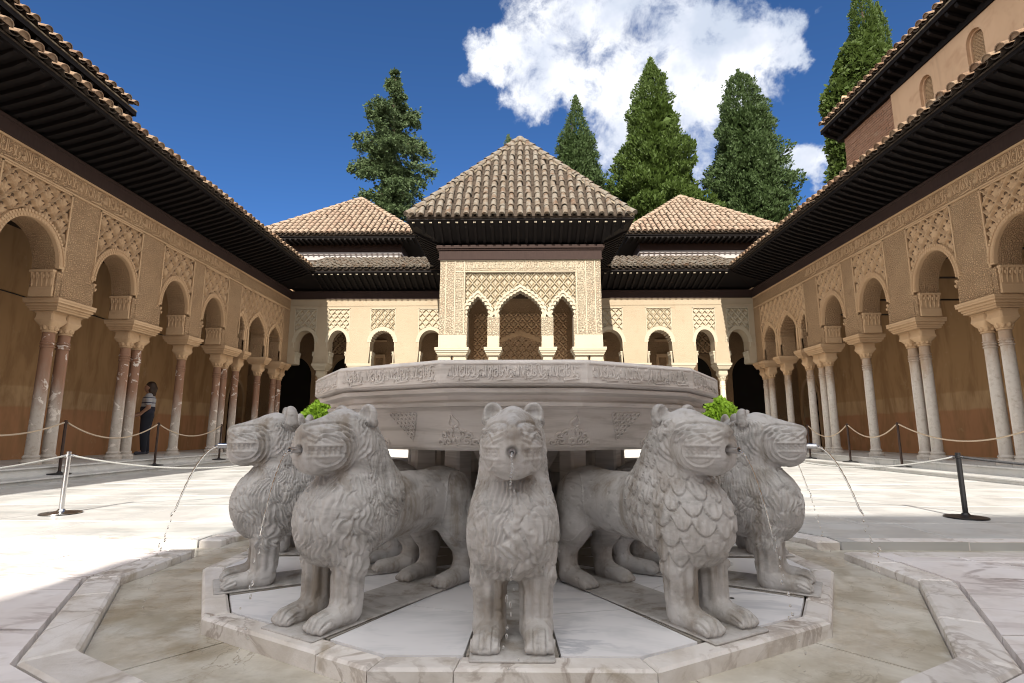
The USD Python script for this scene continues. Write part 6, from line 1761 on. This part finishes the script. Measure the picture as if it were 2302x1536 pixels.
def trimesh_arrays(m): return np.array(m.vertices), np.array(m.faces)
def rope(label, a, b, sag, m, r=.011):
    t = np.linspace(0, 1, 30)
    a, b = np.asarray(a, float), np.asarray(b, float)
    d = (b - a); d[2] = 0; d /= np.linalg.norm(d)
    a, b = a + d * .035, b - d * .035
    P = a + (b - a) * t[:, None]; P[:, 2] -= sag * (1 - (2 * t - 1) ** 2)
    o = a.copy()
    g = thing('barrier_rope', label, 'rope', o, group='barrier ropes round the court')
    obj('cord', tube(P - o, r, 8), m, g, smooth=True)
    obj('hook', tube([P[0] - o - d * .03, P[0] - o - d * .005 + np.array([0, 0, .006]), P[0] - o + d * .03], .007, 6), M['steel'], g, smooth=True)
    obj('hook', tube([P[-1] - o + d * .03, P[-1] - o + d * .005 + np.array([0, 0, .006]), P[-1] - o - d * .03], .007, 6), M['steel'], g, smooth=True)
ZS = .1275
LA = stanchion('polished steel stanchion standing alone on the white floor at the left', -4.29, 1.62, FL, .57, M['steel'], M['steel'], rim=M['black_metal'])
LB = stanchion('steel stanchion half hidden behind the front left lion', -2.45, 3.2, FL, .57, M['steel'], M['steel'])
LC = stanchion('steel stanchion past the left picture edge', -5.0, -.6, FL, .57, M['steel'], M['steel'])
rope('light rope from the lone steel stanchion to the lions on its right', LA, LB, .16, M['grey_rope'], .0085)
rope('light rope from the lone steel stanchion out of the picture at the left', LC, LA, .12, M['grey_rope'], .0085)
RA = stanchion('black stanchion standing alone on the pavement at the right', 3.95, 1.50, FL, .57, M['black_metal'], M['black_metal'])
RB = stanchion('black stanchion half hidden behind the far right lion', 2.75, 2.9, FL, .57, M['black_metal'], M['black_metal'])
RC = stanchion('black stanchion past the right picture edge', 5.0, -.2, FL, .57, M['black_metal'], M['black_metal'])
rope('grey rope from the lone black stanchion to the lion on its left', RA, RB, .13, M['grey_rope'], .0085)
rope('dark rope from the lone black stanchion out of the picture at the right', RA, RC, .06, M['dark_rope'], .011)
LS = [(-7.42, 2.9, 'dark stanchion on the left step past the picture edge'), (-7.42, 5.27, 'dark stanchion on the left step by the nearest pair of columns'), (-7.42, 7.57, 'dark stanchion on the left step just right of the person'), (-7.42, 9.95, 'dark stanchion on the left step, hidden behind the far left lion')]
p = [stanchion(l, x, y, ZS, .86, M['rust_metal'], M['black_metal'], r=.022, rb=.16) for x, y, l in LS]
rope('slack pale rope along the left columns, running out of the picture', p[0], p[1], .20, M['pale_rope'], .013)
rope('slack pale rope before the two nearest pairs of left columns', p[1], p[2], .26, M['pale_rope'], .013)
rope('slack pale rope past the single left column to the lion head', p[2], p[3], .24, M['pale_rope'], .013)
RS = [(7.42, 4.2, 'dark stanchion on the right step past the picture edge'), (7.42, 7.36, 'dark stanchion on the right step, nearest of the three in view'), (7.42, 9.03, 'dark stanchion on the right step, middle one of the three in view'), (7.42, 10.75, 'dark stanchion on the right step, farthest, beside the lion head')]
p = [stanchion(l, x, y, ZS, .86, M['rust_metal'], M['black_metal'], r=.022, rb=.16) for x, y, l in RS]
rope('long slack pale rope before the nearest right columns', p[0], p[1], .30, M['pale_rope'], .013)
rope('slack pale rope between the near and middle stanchions on the right step', p[1], p[2], .26, M['pale_rope'], .013)
rope('slack pale rope between the middle and far stanchions on the right step', p[2], p[3], .26, M['pale_rope'], .013)

# ---------------------------------------------------------------- the person in the left gallery
def body(joints, bones, step=.016):
    lo = np.min([np.array(p) - r for p, r in joints.values()], 0) - .04; hi = np.max([np.array(p) + r for p, r in joints.values()], 0) + .04
    ax = [np.arange(lo[i], hi[i], step) for i in range(3)]
    G = np.stack(np.meshgrid(*ax, indexing='ij'), -1)
    d = None
    for a, b in bones:
        (pa, ra), (pb, rb) = joints[a], joints[b]
        q = rcone(G, pa, pb, ra, rb)
        d = q if d is None else smin(d, q, .022)
    return surface_nets(d, lo, step)
def person():
    base = at(322, 1023, 10.0); t = (.262 - EYE[2]) / (base[2] - EYE[2]); b = np.array(EYE) + (base - np.array(EYE)) * t
    g = thing('person', 'person with brown hair in a striped T-shirt and dark trousers, standing behind the left columns', 'person', (b[0], b[1], .262), math.radians(-62))
    # local: x to the person's left, y backwards of the way they face (they look along -y)
    J = {'head': ((0, -.02, 1.60), .092), 'crown': ((0, .0, 1.63), .095), 'chin': ((0, -.055, 1.535), .05), 'nose': ((0, -.115, 1.585), .013), 'neck': ((0, .01, 1.46), .055), 'chest': ((0, 0, 1.30), .125), 'chestl': ((.10, 0, 1.31), .10), 'chestr': ((-.10, 0, 1.31), .10), 'waist': ((0, -.01, 1.08), .135), 'hipl': ((.08, 0, .93), .115), 'hipr': ((-.08, 0, .93), .115),
         'kl': ((.09, -.03, .50), .068), 'al': ((.09, .0, .09), .046), 'tl': ((.11, -.14, .035), .034), 'kr': ((-.09, -.01, .50), .068), 'ar': ((-.10, .04, .09), .046), 'tr': ((-.13, -.10, .035), .034),
         'shl': ((.185, .01, 1.39), .062), 'ell': ((.235, .03, 1.12), .044), 'wrl': ((.20, -.13, .95), .030), 'shr': ((-.185, .01, 1.39), .062), 'elr': ((-.245, .03, 1.12), .044), 'wrr': ((-.16, -.17, .98), .030), 'pml': ((.19, -.19, .93), .028), 'pmr': ((-.13, -.225, .97), .028), 'earl': ((.092, .0, 1.59), .022), 'earr': ((-.092, .0, 1.59), .022)}
    B = [('head', 'crown'), ('head', 'chin'), ('head', 'nose'), ('head', 'earl'), ('head', 'earr'), ('head', 'neck'), ('neck', 'chest'), ('chest', 'chestl'), ('chest', 'chestr'), ('chest', 'waist'), ('waist', 'hipl'), ('waist', 'hipr'), ('hipl', 'kl'), ('kl', 'al'), ('al', 'tl'), ('hipr', 'kr'), ('kr', 'ar'), ('ar', 'tr'), ('chestl', 'shl'), ('chestr', 'shr'), ('shl', 'ell'), ('ell', 'wrl'), ('shr', 'elr'), ('elr', 'wrr'), ('wrl', 'pml'), ('wrr', 'pmr'), ('neck', 'shl'), ('neck', 'shr')]
    for s, w in ((1, 'l'), (-1, 'r')):
        pm = np.array(J['pm' + w][0])
        for k in range(4):
            J[f'f{w}{k}a'] = (tuple(pm + np.array([(k - 1.5) * .017, -.028, -.005])), .0095); J[f'f{w}{k}b'] = (tuple(pm + np.array([(k - 1.5) * .019, -.062 + .006 * abs(k - 1.5), -.030])), .0085); J[f'f{w}{k}c'] = (tuple(pm + np.array([(k - 1.5) * .018, -.066 + .006 * abs(k - 1.5), -.058])), .008)
            B += [('pm' + w, f'f{w}{k}a'), (f'f{w}{k}a', f'f{w}{k}b'), (f'f{w}{k}b', f'f{w}{k}c')]
        J[f't{w}a'] = (tuple(pm + np.array([-s * .036, -.006, -.012])), .011); J[f't{w}b'] = (tuple(pm + np.array([-s * .046, -.040, -.030])), .009)
        B += [('pm' + w, f't{w}a'), (f't{w}a', f't{w}b')]
    obj('body', body(J, B), M['skin'], g, smooth=True)
    def grow(keys, d): return {k: (J[k][0], J[k][1] + d) for k in keys}
    sh = grow(['chest', 'chestl', 'chestr', 'waist', 'hipl', 'hipr', 'shl', 'shr'], .014); sh['slv_l'] = ((.222, .02, 1.22), .066); sh['slv_r'] = ((-.228, .02, 1.22), .066); sh['hipl'] = ((.07, 0, .99), .125); sh['hipr'] = ((-.07, 0, .99), .125)
    obj('t_shirt', body(sh, [('chest', 'chestl'), ('chest', 'chestr'), ('chest', 'waist'), ('waist', 'hipl'), ('waist', 'hipr'), ('hipl', 'hipr'), ('chestl', 'shl'), ('chestr', 'shr'), ('shl', 'slv_l'), ('shr', 'slv_r')]), M['shirt'], g, smooth=True)
    tr_ = grow(['hipl', 'hipr', 'kl', 'kr', 'al', 'ar'], .016)
    obj('trousers', body(tr_, [('hipl', 'hipr'), ('hipl', 'kl'), ('kl', 'al'), ('hipr', 'kr'), ('kr', 'ar')]), M['navy_cloth'], g, smooth=True)
    obj('shoe', body(grow(['al', 'tl'], .010) | {'al': ((.09, .015, .055), .05)}, [('al', 'tl')]), M['shoe'], g, smooth=True)
    obj('shoe', body(grow(['ar', 'tr'], .010) | {'ar': ((-.10, .055, .055), .05)}, [('ar', 'tr')]), M['shoe'], g, smooth=True)
    hj = {'a': ((0, .015, 1.655), .102), 'b': ((0, .05, 1.58), .095), 'c': ((.05, .05, 1.46), .06), 'd': ((-.05, .05, 1.46), .06), 'e': ((.085, .02, 1.54), .04), 'f': ((-.085, .02, 1.54), .04), 'h': ((0, .075, 1.44), .055)}
    obj('hair', body(hj, [('a', 'b'), ('b', 'c'), ('b', 'd'), ('a', 'e'), ('a', 'f'), ('e', 'c'), ('f', 'd'), ('b', 'h')]), M['hair'], g, smooth=True)
person()
